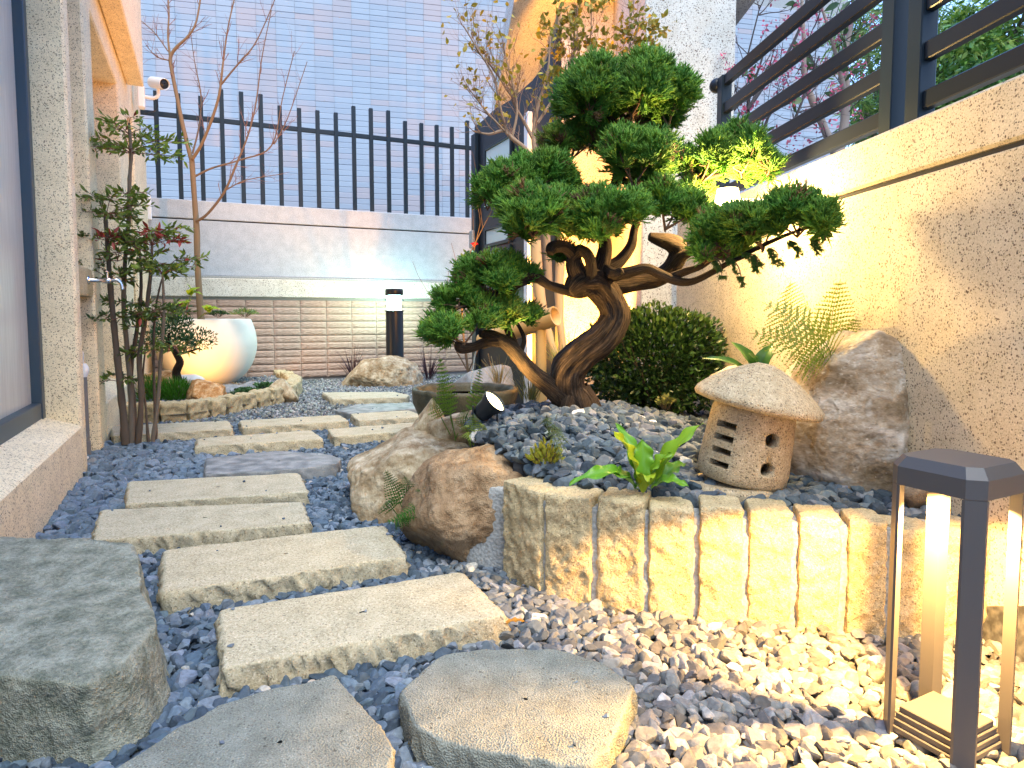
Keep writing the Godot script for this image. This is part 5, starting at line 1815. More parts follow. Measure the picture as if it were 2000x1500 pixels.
	# greenery in the pot
	_sapling("bright_sapling", "bright yellow green broad-leaved sprout in the white pot", [[330, 630, 6.5], [360, 600, 6.5], [372, 575, 6.5], [408, 608, 6.45], [345, 612, 6.55], [352, 632, 6.48]], Color(0.30, 0.42, 0.03))
	_tufts("pot_trailer", "pale green trailing plant over the right rim of the pot", at(478, 614, 6.55), 0.14, 0.04, 160, leaf_mesh(0.05, 0.010).mesh(), Color(0.14, 0.24, 0.08), "plant")
	_tufts("pot_cover", "dark green ground plant at the foot of the bare tree", at(425, 614, 6.6), 0.12, 0.035, 240, leaf_mesh(0.025, 0.012).mesh(), Color(0.05, 0.11, 0.04), "plant")
	# the corner bed
	_tufts("green_cypress_bush", "bright green feathery low bush inside the curved kerb", gnd(345, 780, 0.06), 0.15, 0.17, 1500, leaf_mesh(0.05, 0.005).mesh(), Color(0.06, 0.20, 0.015), "bush", true)
	_tufts("green_cypress_bush", "bright green feathery bush hidden behind the tall shrub's canes", gnd(300, 782, 0.06), 0.13, 0.19, 1000, leaf_mesh(0.05, 0.005).mesh(), Color(0.06, 0.18, 0.015), "bush", true)
	_tufts("ground_cover", "leafy green ground cover along the inside of the kerb", gnd(480, 770, 0.08), 0.20, 0.05, 520, leaf_mesh(0.028, 0.018).mesh(), Color(0.06, 0.14, 0.045), "ground cover")
	_tufts("ground_cover", "leafy green ground cover at the kerb's bend, beside the brown rock", gnd(515, 761, 0.08), 0.15, 0.06, 360, leaf_mesh(0.028, 0.018).mesh(), Color(0.06, 0.14, 0.045), "ground cover")
	_mini_bonsai()
	# purple grasses
	_grass("purple_grass", "dark purple grass clump left of the pale rock at the wall", gnd(690, 742), 0.42, 60, Color(0.06, 0.028, 0.035), 0.008)
	_grass("purple_grass", "dark purple grass clump right of the lit black bollard", gnd(838, 742), 0.40, 46, Color(0.055, 0.025, 0.032), 0.008)
	_grass("grass_tuft", "pale dry grass tuft at the foot of the leaning trunk", at(1035, 785, 2.75), 0.16, 70, Color(0.20, 0.19, 0.06), 0.003)
	_grass("grass_tuft", "thin dry grass behind the water basin", at(975, 752, 4.35), 0.22, 40, Color(0.26, 0.22, 0.10), 0.004)
	_grass("grass_tuft", "lit yellow grass at the foot of the driftwood posts", at(1105, 735, 3.7), 0.26, 90, Color(0.30, 0.30, 0.05), 0.004)
	# the clipped hedge
	rng.seed = 53
	var hc := at(1278, 705, 3.15)
	var hedge := thing("clipped_bush", "dark clipped evergreen bush behind the gravel mound", "bush", Vector3(hc.x, 0.2, hc.z))
	ts = []; cs = []
	tw = MB.new()
	tw.tint = Color(0.04, 0.03, 0.02)
	for k in 26:
		var d := rdir()
		twigs(tw, Vector3(rf(-0.05, 0.05), 0.02, rf(-0.05, 0.05)), (Vector3(d.x, 1.0, d.z)).normalized(), rf(0.2, 0.4), 0.006, 1, 0.3, [], 0.4, 3)
	obj("stems", tw, M.twig, hedge)
	var hcl := hc - hedge.position
	for k in 11000:
		var d := rdir()
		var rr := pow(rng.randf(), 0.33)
		d = Vector3(signf(d.x) * pow(absf(d.x), 0.92), signf(d.y) * pow(absf(d.y), 0.85), d.z)
		var n1 := 1.0 + 0.10 * sin(d.x * 9.0 + d.y * 5.0) * cos(d.z * 7.0 + d.y * 3.0)
		var p := hcl + Vector3(d.x * 0.325, d.y * 0.255, d.z * 0.27) * rr * n1
		if p.y < 0.02:
			continue
		var g := (d + Vector3(0, 0.5, 0) + rdir() * 0.9).normalized()
		ts.append(Transform3D(aim(g, rf(0, TAU)).scaled(Vector3.ONE * rf(0.7, 1.3)), p))
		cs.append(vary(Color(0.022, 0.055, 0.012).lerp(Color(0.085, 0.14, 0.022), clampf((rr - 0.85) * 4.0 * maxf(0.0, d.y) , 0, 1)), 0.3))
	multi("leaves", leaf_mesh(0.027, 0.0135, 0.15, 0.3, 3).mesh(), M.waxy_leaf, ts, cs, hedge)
	# bird's nest fern
	rng.seed = 61
	var fb := at(1256, 958, 1.74)
	var nest := thing("bird_nest_fern", "bright green wavy-leaved fern standing on the block wall's edge", "fern", fb)
	bk = Transform3D(Basis(), -fb)
	var spec := [[1246, 950, 1198, 842, 1.70, 0.062, 0.08, Color(0.40, 0.46, 0.02)], [1256, 945, 1254, 858, 1.76, 0.066, 0.05, Color(0.13, 0.30, 0.02)], [1272, 948, 1374, 826, 1.72, 0.050, 0.10, Color(0.20, 0.36, 0.02)], [1268, 950, 1312, 885, 1.70, 0.055, 0.14, Color(0.17, 0.32, 0.02)], [1246, 957, 1112, 946, 1.66, 0.056, 0.20, Color(0.12, 0.30, 0.02)], [1240, 956, 1172, 925, 1.70, 0.048, 0.2, Color(0.10, 0.26, 0.02)], [1272, 955, 1345, 950, 1.68, 0.045, 0.2, Color(0.13, 0.30, 0.02)], [1255, 950, 1203, 826, 1.84, 0.040, 0.12, Color(0.12, 0.30, 0.02)], [1258, 962, 1268, 940, 1.66, 0.052, 0.3, Color(0.30, 0.40, 0.03)], [1280, 950, 1340, 905, 1.80, 0.045, 0.15, Color(0.12, 0.26, 0.02)]]
	for k in spec.size():
		var q: Array = spec[k]
		var m := MB.new()
		m.tint = q[7]
		blade_grid(m, at(q[0], q[1], 1.74), at(q[2], q[3], q[4]), Vector3(0, 1, 0.35), q[5], q[6], 0.11, 0.8, 22, 8, k * 1.3)
		obj("frond", m, M.waxy_leaf, nest, bk)
	# broad-leaved plants by the wall
	var asp := [["broad-leaved green plant behind the lantern roof", [[1472, 720, 1428, 668, 2.20, 0.055], [1474, 720, 1508, 672, 2.22, 0.05], [1470, 722, 1372, 700, 2.20, 0.035], [1474, 722, 1462, 690, 2.15, 0.06], [1474, 720, 1512, 690, 2.2, 0.03]]],
		["dark broad-leaved plant between the lantern roof and the standing stone", [[1560, 770, 1530, 725, 2.15, 0.05], [1562, 770, 1592, 712, 2.18, 0.045], [1558, 770, 1510, 748, 2.12, 0.05], [1564, 772, 1600, 752, 2.15, 0.05], [1560, 772, 1558, 735, 2.1, 0.06], [1566, 772, 1612, 740, 2.2, 0.035]]]]
	for q in asp:
		var p0 := at(q[1][0][0], q[1][0][1] + 25, 2.2)
		var pl := thing("broad_leaf_plant", q[0], "plant", p0)
		for e in q[1]:
			var m := MB.new()
			m.tint = vary(Color(0.05, 0.15, 0.03), 0.25)
			blade_grid(m, at(e[0], e[1] + 20, 2.2), at(e[2], e[3], e[4]), Vector3(0, 1, 0.6), e[5], 0.16, 0.02, 0.85, 12, 6)
			obj("leaf", m, M.waxy_leaf, pl, Transform3D(Basis(), -p0))
	# ferns
	var fn := [
		["tall arching fern against the lit wall", [[1605, 750, 1462, 650, 2.02, 0.42, 0.12], [1605, 750, 1488, 590, 1.98, 0.34, 0.13], [1612, 750, 1545, 548, 2.0, 0.26, 0.13], [1636, 750, 1642, 545, 2.05, 0.16, 0.11], [1640, 750, 1675, 620, 2.05, 0.2, 0.08], [1605, 750, 1540, 690, 1.98, 0.15, 0.08], [1625, 745, 1585, 700, 1.95, 0.2, 0.07]], Color(0.15, 0.22, 0.025), 15],
		["small green fern growing before the sloping boulder", [[800, 1030, 752, 918, 2.18, 0.2, 0.045], [800, 1030, 790, 930, 2.12, 0.2, 0.045], [795, 1030, 758, 985, 2.08, 0.3, 0.05], [805, 1030, 812, 960, 2.08, 0.3, 0.045], [795, 1030, 752, 1020, 2.05, 0.3, 0.04], [800, 1030, 775, 1010, 2.02, 0.3, 0.05], [805, 1032, 815, 1010, 2.05, 0.3, 0.04]], Color(0.03, 0.12, 0.015), 13],
		["light green fern rising before the stone basin's rim", [[890, 860, 858, 695, 2.6, 0.08, 0.05], [888, 860, 938, 712, 2.55, 0.25, 0.035], [915, 862, 945, 760, 2.45, 0.2, 0.05], [880, 850, 845, 775, 2.5, 0.2, 0.045], [915, 862, 905, 800, 2.45, 0.1, 0.05], [890, 855, 860, 740, 2.55, 0.15, 0.05]], Color(0.14, 0.26, 0.03), 13],
		["yellowish fern seedlings beside the spot lamp", [[925, 870, 925, 808, 2.25, 0.2, 0.035], [922, 868, 938, 830, 2.2, 0.3, 0.035], [920, 868, 912, 835, 2.2, 0.3, 0.03], [922, 880, 920, 862, 2.15, 0.3, 0.03]], Color(0.20, 0.28, 0.04), 9],
		["dark wispy fern hanging over the gravel by the block wall", [[1075, 850, 1068, 810, 2.02, 0.2, 0.02], [1075, 855, 1108, 885, 1.92, 0.4, 0.03], [1072, 855, 1098, 905, 1.90, 0.4, 0.03], [1075, 850, 1090, 840, 1.95, 0.4, 0.025], [1078, 850, 1112, 868, 1.95, 0.3, 0.025]], Color(0.07, 0.10, 0.03), 10],
	]
	rng.seed = 71
	for q in fn:
		var p0 := at(q[1][0][0], q[1][0][1], q[1][0][4] + 0.05)
		var f := thing("fern", q[0], "fern", p0)
		for e in q[1]:
			var m := MB.new()
			fern_frond(m, at(e[0], e[1], q[1][0][4] + 0.05), at(e[2], e[3], e[4]), e[5], e[6], q[2], q[3], 0.35)
			obj("frond", m, M.leaf, f, Transform3D(Basis(), -p0))
	_tufts("yellow_shrublet", "small yellow green shrublet just behind the first wall blocks", at(1065, 900, 1.95), 0.055, 0.06, 170, leaf_mesh(0.022, 0.011).mesh(), Color(0.28, 0.27, 0.03), "plant", true)
	_tufts("weed_clump", "small light green weed at the edge of the far gravel slab", gnd(785, 857), 0.07, 0.02, 90, leaf_mesh(0.022, 0.006).mesh(), Color(0.12, 0.22, 0.03), "plant")
	_tufts("bed_seedling", "pale seedling at the foot of the clipped bush", at(1300, 790, 2.75), 0.05, 0.03, 60, leaf_mesh(0.03, 0.014).mesh(), Color(0.16, 0.17, 0.05), "plant")
	# camellia by the gate
	var cp := at(918, 530, 5.6)
	var cam := thing("camellia", "small leafy shrub with one red flower beside the dark gate", "shrub", Vector3(cp.x, 0, cp.z))
	ts = []; cs = []
	tw = MB.new()
	tw.tint = Color(0.12, 0.09, 0.06)
	var tips := []
	twigs(tw, Vector3.ZERO, Vector3.UP, 1.1, 0.012, 2, 0.6, tips, 0.2, 4)
	obj("stem", tw, M.twig, cam)
	for k in 160:
		var d := rdir()
		ts.append(Transform3D(aim(rdir(), rf(0, TAU)), Vector3(0, cp.y - 0.02, 0) + Vector3(d.x * 0.10, d.y * 0.18, d.z * 0.10)))
		cs.append(vary(Color(0.05, 0.11, 0.04), 0.3))
	multi("leaves", leaf_mesh(0.05, 0.025).mesh(), M.waxy_leaf, ts, cs, cam)
	var fl := MB.new()
	fl.tint = Color(0.55, 0.02, 0.06)
	for k in 14:
		var a := k * 2.4
		var d := Vector3(cos(a), 0.5 + k * 0.06, sin(a)).normalized()
		var st := at(926, 482, 5.6) - cam.position
		blade_grid(fl, st, st + d * 0.045, Vector3.UP, 0.04, 0.2, 0.0, 0.8, 5, 3)
	obj("flower", fl, M.petal, cam)
	_yellow_tree()
	# a fallen leaf on the slab's corner
	var dry := MB.new()
	dry.tint = Color(0.42, 0.20, 0.03)
	blade_grid(dry, gnd(985, 1218, 0.03), gnd(1030, 1216, 0.025), Vector3.UP, 0.02, 0.1, 0.1)
	tag(obj("fallen_leaf", dry, M.leaf), "dry yellow fallen leaf at the right corner of the nearest granite slab", "leaf")

func _sapling(called: String, label: String, spots: Array, col: Color) -> void:
	var p0 := at(spots[0][0] + 30, spots[0][1] + 10, spots[0][2])
	var s := thing(called, label, "plant", p0)
	for q in spots:
		var c := at(q[0], q[1], q[2])
		for k in 4:
			var m := MB.new()
			m.tint = vary(col, 0.2)
			var d := rdir()
			d.y = absf(d.y)
			blade_grid(m, c - d * 0.02, c + d * 0.11, Vector3(0, 1, 0.4), 0.075, 0.12, 0.08, 0.8, 8, 4, k)
			obj("leaf", m, M.leaf, s, Transform3D(Basis(), -p0))
		var st := MB.new()
		st.tint = Color(0.15, 0.18, 0.05)
		var r := smooth([p0 + Vector3(0, -0.05, 0), p0.lerp(c, 0.6), c], [0.006, 0.005, 0.003], 4)
		st.tube(r[0], r[1], 6)
		obj("stem", st, M.twig, s, Transform3D(Basis(), -p0))

func _tufts(called: String, label: String, p: Vector3, rad: float, hgt: float, count: int, leaf: ArrayMesh, col: Color, cat: String, ball := false) -> void:
	var o := thing(called, label, cat, p)
	var ts := []
	var cs := []
	for k in count:
		var d := rdir()
		var g: Vector3
		var q: Vector3
		if ball:
			d.y = absf(d.y)
			var r := pow(rng.randf(), 0.35)
			q = Vector3(d.x * rad, d.y * hgt, d.z * rad) * r * (1.0 + 0.12 * sin(d.x * 8.0) * cos(d.z * 9.0))
			g = (d + Vector3(0, 0.9, 0) + rdir() * 0.4).normalized()
		else:
			q = Vector3(d.x * rad * rf(0.2, 1.0), absf(d.y) * hgt, d.z * rad * rf(0.2, 1.0))
			g = (Vector3(d.x, 0.6, d.z) + rdir() * 0.6).normalized()
		ts.append(Transform3D(aim(g, rf(0, TAU)).scaled(Vector3.ONE * rf(0.7, 1.2)), q - g * 0.01))
		cs.append(vary(col, 0.3))
	multi("leaves", leaf, M.leaf, ts, cs, o)
	var m := MB.new()
	m.tint = Color(0.12, 0.09, 0.05)
	for k in 12:
		var d := rdir()
		m.tube([Vector3(d.x, 0, d.z) * rad * 0.2 + Vector3(0, -0.02, 0), Vector3(d.x * rad, hgt * rf(0.4, 0.9), d.z * rad) * 0.7], [0.003, 0.0015], 4)
	obj("stems", m, M.twig, o)

func _grass(called: String, label: String, p: Vector3, hgt: float, count: int, col: Color, wid: float) -> void:
	var o := thing(called, label, "grass", p)
	var m := MB.new()
	for k in count:
		var a := rf(0, TAU)
		var lean := rf(0.1, 1.0)
		var d := Vector3(cos(a), 0, sin(a))
		m.tint = vary(col, 0.35)
		var L := hgt * rf(0.6, 1.1)
		var p0 := d * rf(0, 0.04)
		blade_grid(m, p0, p0 + (d * lean * 0.75 + Vector3(0, 1.0 - lean * 0.35, 0)) * L, Vector3(d.z * 0.2, 1, -d.x * 0.2), wid * rf(0.8, 1.4), 0.10 * lean, 0.0, 0.5, 6, 2)
	obj("blades", m, M.leaf, o)
	o.get_child(0).set_meta("kind", "stuff")

func _mini_bonsai() -> void:
	rng.seed = 87
	var p0 := at(352, 748, 5.55)
	var o := thing("small_bonsai", "small dark bonsai with a twisted trunk before the white pot", "bonsai", p0)
	var bk := Transform3D(Basis(), -p0)
	var w := path([[352, 752, 5.55, 0.035], [345, 728, 5.55, 0.030], [352, 708, 5.53, 0.026], [343, 690, 5.52, 0.020], [332, 672, 5.52, 0.014], [330, 650, 5.5, 0.008]], 5)
	var m := MB.new()
	nz.seed = 3; nz.frequency = 0.02
	m.tube(w[0], w[1], 14, 0.4, nz)
	obj("trunk", m, M.bark, o, bk)
	for q in [[[345, 692, 5.52, 0.014], [365, 688, 5.45, 0.010], [390, 680, 5.4, 0.006]], [[338, 680, 5.52, 0.010], [315, 672, 5.55, 0.007], [295, 668, 5.6, 0.004]]]:
		w = path(q, 4)
		m = MB.new()
		m.tube(w[0], w[1], 8, 0.3, nz)
		obj("branch", m, M.bark, o, bk)
	for q in [[330, 648, 42, 22, 5.5], [388, 662, 34, 22, 5.4], [345, 630, 30, 16, 5.5], [300, 660, 34, 22, 5.6], [355, 668, 30, 20, 5.48]]:
		var ts := []
		var cs := []
		var s: float = q[4] / F
		var c := at(q[0], q[1], q[4]) - p0
		for k in 420:
			var d := rdir()
			var p := c + Vector3(d.x * q[2] * s, d.y * q[3] * s, d.z * q[2] * s * 0.7) * pow(rng.randf(), 0.4)
			ts.append(Transform3D(aim((d + Vector3(0, 0.7, 0) + rdir() * 0.7).normalized(), rf(0, TAU)).scaled(Vector3.ONE * rf(0.7, 1.2)), p))
			cs.append(vary(Color(0.035, 0.09, 0.03), 0.3))
		multi("foliage", leaf_mesh(0.028, 0.010).mesh(), M.leaf, ts, cs, o)

func _yellow_tree() -> void:
	rng.seed = 93
	var p0 := Vector3(at(1062, 500, 3.55).x, 0.15, -3.55)
	var o := thing("yellow_leaf_tree", "thin-twigged small tree with sparse yellow leaves behind the juniper", "tree", p0)
	var bk := Transform3D(Basis(), -p0)
	var br := [
		[[1072, 560, 3.55, 0.022], [1066, 440, 3.55, 0.020], [1058, 370, 3.55, 0.019], [1050, 318, 3.55, 0.018]],
		[[1050, 322, 3.55, 0.015], [1025, 290, 3.52, 0.013], [1000, 270, 3.5, 0.011], [985, 255, 3.48, 0.009], [955, 262, 3.45, 0.006], [925, 256, 3.43, 0.004]],
		[[990, 262, 3.48, 0.008], [975, 200, 3.46, 0.006], [965, 150, 3.44, 0.005], [935, 100, 3.42, 0.004], [905, 50, 3.4, 0.003]],
		[[1000, 268, 3.5, 0.008], [1010, 215, 3.5, 0.006], [1000, 160, 3.5, 0.005], [985, 100, 3.5, 0.003]],
		[[1050, 318, 3.55, 0.015], [1042, 270, 3.55, 0.012], [1050, 210, 3.56, 0.009], [1070, 140, 3.57, 0.006], [1075, 60, 3.57, 0.003]],
		[[1046, 280, 3.55, 0.011], [1022, 235, 3.55, 0.008], [1005, 205, 3.54, 0.006], [1000, 180, 3.54, 0.004]],
		[[1050, 300, 3.57, 0.010], [1085, 250, 3.6, 0.008], [1120, 190, 3.62, 0.006], [1150, 110, 3.64, 0.004], [1155, 20, 3.64, 0.003]],
		[[1100, 230, 3.62, 0.007], [1150, 170, 3.66, 0.006], [1210, 120, 3.7, 0.005], [1245, 60, 3.7, 0.003], [1230, 10, 3.7, 0.002]],
		[[1160, 160, 3.67, 0.006], [1220, 140, 3.72, 0.004], [1275, 95, 3.75, 0.002]],
		[[1050, 240, 3.55, 0.008], [1100, 160, 3.6, 0.006], [1125, 90, 3.6, 0.004], [1128, 10, 3.6, 0.002]],
		[[1000, 190, 3.5, 0.005], [960, 130, 3.45, 0.004], [925, 95, 3.42, 0.003]],
		[[985, 255, 3.47, 0.006], [948, 215, 3.44, 0.004], [910, 165, 3.42, 0.002]],
	]
	nz.seed = 15; nz.frequency = 0.02
	var ts := []
	var cs := []
	for k in br.size():
		var w := path(br[k], 5)
		var m := MB.new()
		m.tint = Color(0.34, 0.22, 0.14)
		m.tube(w[0], w[1], 8, 0.15, nz)
		obj("trunk" if k == 0 else "branch", m, M.twig, o, bk)
		if k == 0:
			continue
		m = MB.new()
		m.tint = Color(0.30, 0.19, 0.13)
		var tips := []
		for j in 17:
			var t := rng.randi_range(w[0].size() / 4, w[0].size() - 2)
			var d: Vector3 = (w[0][t + 1] - w[0][t]).normalized()
			twigs(m, w[0][t], (d + rdir() * 0.8 + Vector3(0, 0.6, 0)).normalized(), rf(0.07, 0.20), minf(w[1][t] * 0.5, 0.0026), 2, 0.3, tips, 0.5, 2)
		obj("twigs", m, M.twig, o, bk)
		for t in tips:
			var right: bool = t[0].x > 0.15
			if rng.randf() < (0.95 if right else 0.34):
				for j in (3 if right else 1):
					ts.append(Transform3D(aim(rdir() + Vector3(0, 0.3, 0), rf(0, TAU)).scaled(Vector3.ONE * rf(0.6, 1.2)), t[0] - p0))
					cs.append(vary(Color(0.36, 0.27, 0.03).lerp(Color(0.20, 0.20, 0.03), rng.randf() if right else 0.0), 0.3))
	multi("leaves", leaf_mesh(0.034, 0.020, 0.2, 0.2).mesh(), M.leaf, ts, cs, o)

# ------------------------------------------------------------------ trees beyond the railings
func trees_outside() -> void:
	rng.seed = 111
	var base := at(1636, 320, 4.6)
	var o := thing("blossom_tree", "pink-flowering bare cherry tree seen through the railings", "tree", Vector3(base.x, 0, base.z))
	var bk := Transform3D(Basis(), -o.position)
	var br := [
		[[1655, 620, 4.6, 0.055], [1645, 400, 4.6, 0.05], [1636, 300, 4.6, 0.042]],
		[[1634, 305, 4.6, 0.030], [1610, 250, 4.6, 0.026], [1588, 200, 4.6, 0.024], [1572, 150, 4.6, 0.018], [1570, 80, 4.6, 0.014], [1566, 0, 4.6, 0.010]],
		[[1638, 300, 4.6, 0.034], [1650, 240, 4.62, 0.030], [1652, 170, 4.64, 0.026], [1650, 110, 4.64, 0.020], [1662, 50, 4.64, 0.014], [1668, -20, 4.64, 0.010]],
		[[1650, 180, 4.62, 0.018], [1636, 120, 4.6, 0.014], [1620, 60, 4.58, 0.010], [1600, 0, 4.58, 0.008]],
		[[1480, 300, 4.3, 0.016], [1510, 262, 4.3, 0.016], [1550, 248, 4.32, 0.015], [1600, 225, 4.35, 0.013], [1640, 205, 4.4, 0.011], [1690, 180, 4.4, 0.008]],
		[[1460, 215, 4.3, 0.014], [1490, 170, 4.3, 0.012], [1525, 125, 4.3, 0.010], [1560, 60, 4.3, 0.008], [1575, 0, 4.3, 0.006]],
		[[1450, 300, 4.4, 0.014], [1460, 240, 4.4, 0.012], [1463, 190, 4.4, 0.010], [1480, 140, 4.4, 0.007], [1500, 80, 4.4, 0.005]],
		[[1545, 250, 4.32, 0.010], [1562, 210, 4.32, 0.008], [1580, 160, 4.32, 0.007], [1600, 110, 4.32, 0.005]],
		[[1470, 330, 4.4, 0.012], [1500, 230, 4.42, 0.009], [1530, 200, 4.42, 0.007], [1545, 170, 4.42, 0.005]],
		[[1422, 230, 4.2, 0.010], [1425, 200, 4.2, 0.007], [1440, 170, 4.2, 0.004]],
		[[1450, 150, 4.3, 0.006], [1480, 30, 4.3, 0.004], [1485, 10, 4.3, 0.003]],
	]
	var fs := []
	var fc := []
	var ts := []
	var cs := []
	nz.seed = 25; nz.frequency = 0.02
	for k in br.size():
		var w := path(br[k], 5)
		var m := MB.new()
		m.tint = Color(0.30, 0.24, 0.20) if k < 4 else Color(0.07, 0.06, 0.065)
		m.tube(w[0], w[1], 10, 0.15, nz)
		obj("trunk" if k == 0 else "branch", m, M.twig, o, bk)
		if k == 0:
			continue
		m = MB.new()
		m.tint = Color(0.08, 0.06, 0.06)
		var tips := []
		for j in 9:
			var t := rng.randi_range(1, w[0].size() - 2)
			twigs(m, w[0][t], (rdir() + Vector3(0, 0.5, 0)).normalized(), rf(0.12, 0.35), 0.004, 1, 0.25, tips, 0.4, 3)
		obj("twigs", m, M.twig, o, bk)
		for t in tips:
			if rng.randf() < 0.50:
				for j in 9:
					fs.append(Transform3D(aim(rdir(), rf(0, TAU)).scaled(Vector3.ONE * rf(0.6, 1.2)), t[0] + rdir() * rf(0.0, 0.045) - o.position))
					fc.append(vary(Color(0.55, 0.11, 0.19), 0.3))
			elif rng.randf() < (0.7 if k in [2, 3] else 0.05):
				for j in 4:
					ts.append(Transform3D(aim(rdir() + Vector3(0, -0.5, 0), rf(0, TAU)).scaled(Vector3.ONE * rf(0.7, 1.2)), t[0] + rdir() * 0.03 - o.position))
					cs.append(vary(Color(0.07, 0.13, 0.05), 0.3))
	multi("blossom", leaf_mesh(0.026, 0.014, 0.1, 0.3, 3).mesh(), M.petal, fs, fc, o)
	multi("leaves", leaf_mesh(0.085, 0.04).mesh(), M.leaf, ts, cs, o)
	# leafy trees and bamboo
	_crown("leafy_tree", "dense bright green leafy tree beyond the right-hand railing", [[1985, 60, 130, 120, 6.4], [1930, 130, 110, 90, 6.2], [2080, 30, 140, 150, 6.6], [1900, 60, 60, 50, 6.5]], 8000, leaf_mesh(0.075, 0.03, 0.2, 0.2, 3).mesh(), Color(0.07, 0.18, 0.025), Color(0.24, 0.34, 0.05))
	_crown("bamboo_clump", "feathery bamboo clump behind the railing posts", [[1850, 170, 90, 60, 7.2], [1820, 100, 60, 90, 7.4], [1740, 150, 70, 90, 8.0], [1700, 240, 50, 50, 7.6], [1800, 230, 70, 40, 7.0], [1830, 120, 70, 110, 7.0], [1815, 215, 50, 50, 6.8], [1680, 60, 50, 80, 8.2], [1692, 210, 40, 90, 8.0], [1780, 20, 80, 60, 7.4]], 9000, leaf_mesh(0.13, 0.016, 0.2, 0.2, 3).mesh(), Color(0.09, 0.20, 0.05), Color(0.30, 0.40, 0.09))
	_crown("dark_shrub_tree", "darker green bush low behind the stone wall at the far right", [[1960, 170, 90, 50, 5.6], [1880, 200, 70, 36, 5.7], [2040, 140, 80, 60, 5.5]], 4500, leaf_mesh(0.06, 0.028, 0.2, 0.2, 3).mesh(), Color(0.05, 0.13, 0.025), Color(0.12, 0.24, 0.04))

func _crown(called: String, label: String, blobs: Array, count: int, leaf: ArrayMesh, a: Color, b: Color) -> void:
	var c0 := at(blobs[0][0], blobs[0][1], blobs[0][4])
	var o := thing(called, label, "tree", Vector3(c0.x, 0, c0.z))
	var m := MB.new()
	m.tint = Color(0.16, 0.14, 0.08)
	var ts := []
	var cs := []
	for q in blobs:
		var c := at(q[0], q[1], q[4]) - o.position
		var s: float = q[4] / F
		var sp := smooth([Vector3(rf(-0.1, 0.1), 0, 0), c * 0.6 + Vector3(0, 0.2, 0), c], [0.05, 0.035, 0.015], 5)
		m.tube(sp[0], sp[1], 8)
		var clumps := []
		for k in 26:
			var d := rdir()
			clumps.append(c + Vector3(d.x * q[2] * s, d.y * q[3] * s, d.z * q[2] * s) * pow(rng.randf(), 0.4))
			m.tube([c, c.lerp(clumps[-1], 0.5) + rdir() * 0.03, clumps[-1]], [0.010, 0.006, 0.002], 4)
		for k in count / blobs.size():
			var cl: Vector3 = clumps[rng.randi() % clumps.size()]
			var d := rdir()
			var p: Vector3 = cl + d * pow(rng.randf(), 0.5) * q[3] * s * 0.42
			ts.append(Transform3D(aim((d + Vector3(0, -0.5, 0) + rdir() * 0.7), rf(0, TAU)).scaled(Vector3.ONE * rf(0.6, 1.3)), p))
			cs.append(vary(a.lerp(b, pow(rng.randf(), 1.6)), 0.25))
	obj("trunk", m, M.twig, o)
	multi("crown", leaf, M.leaf, ts, cs, o)

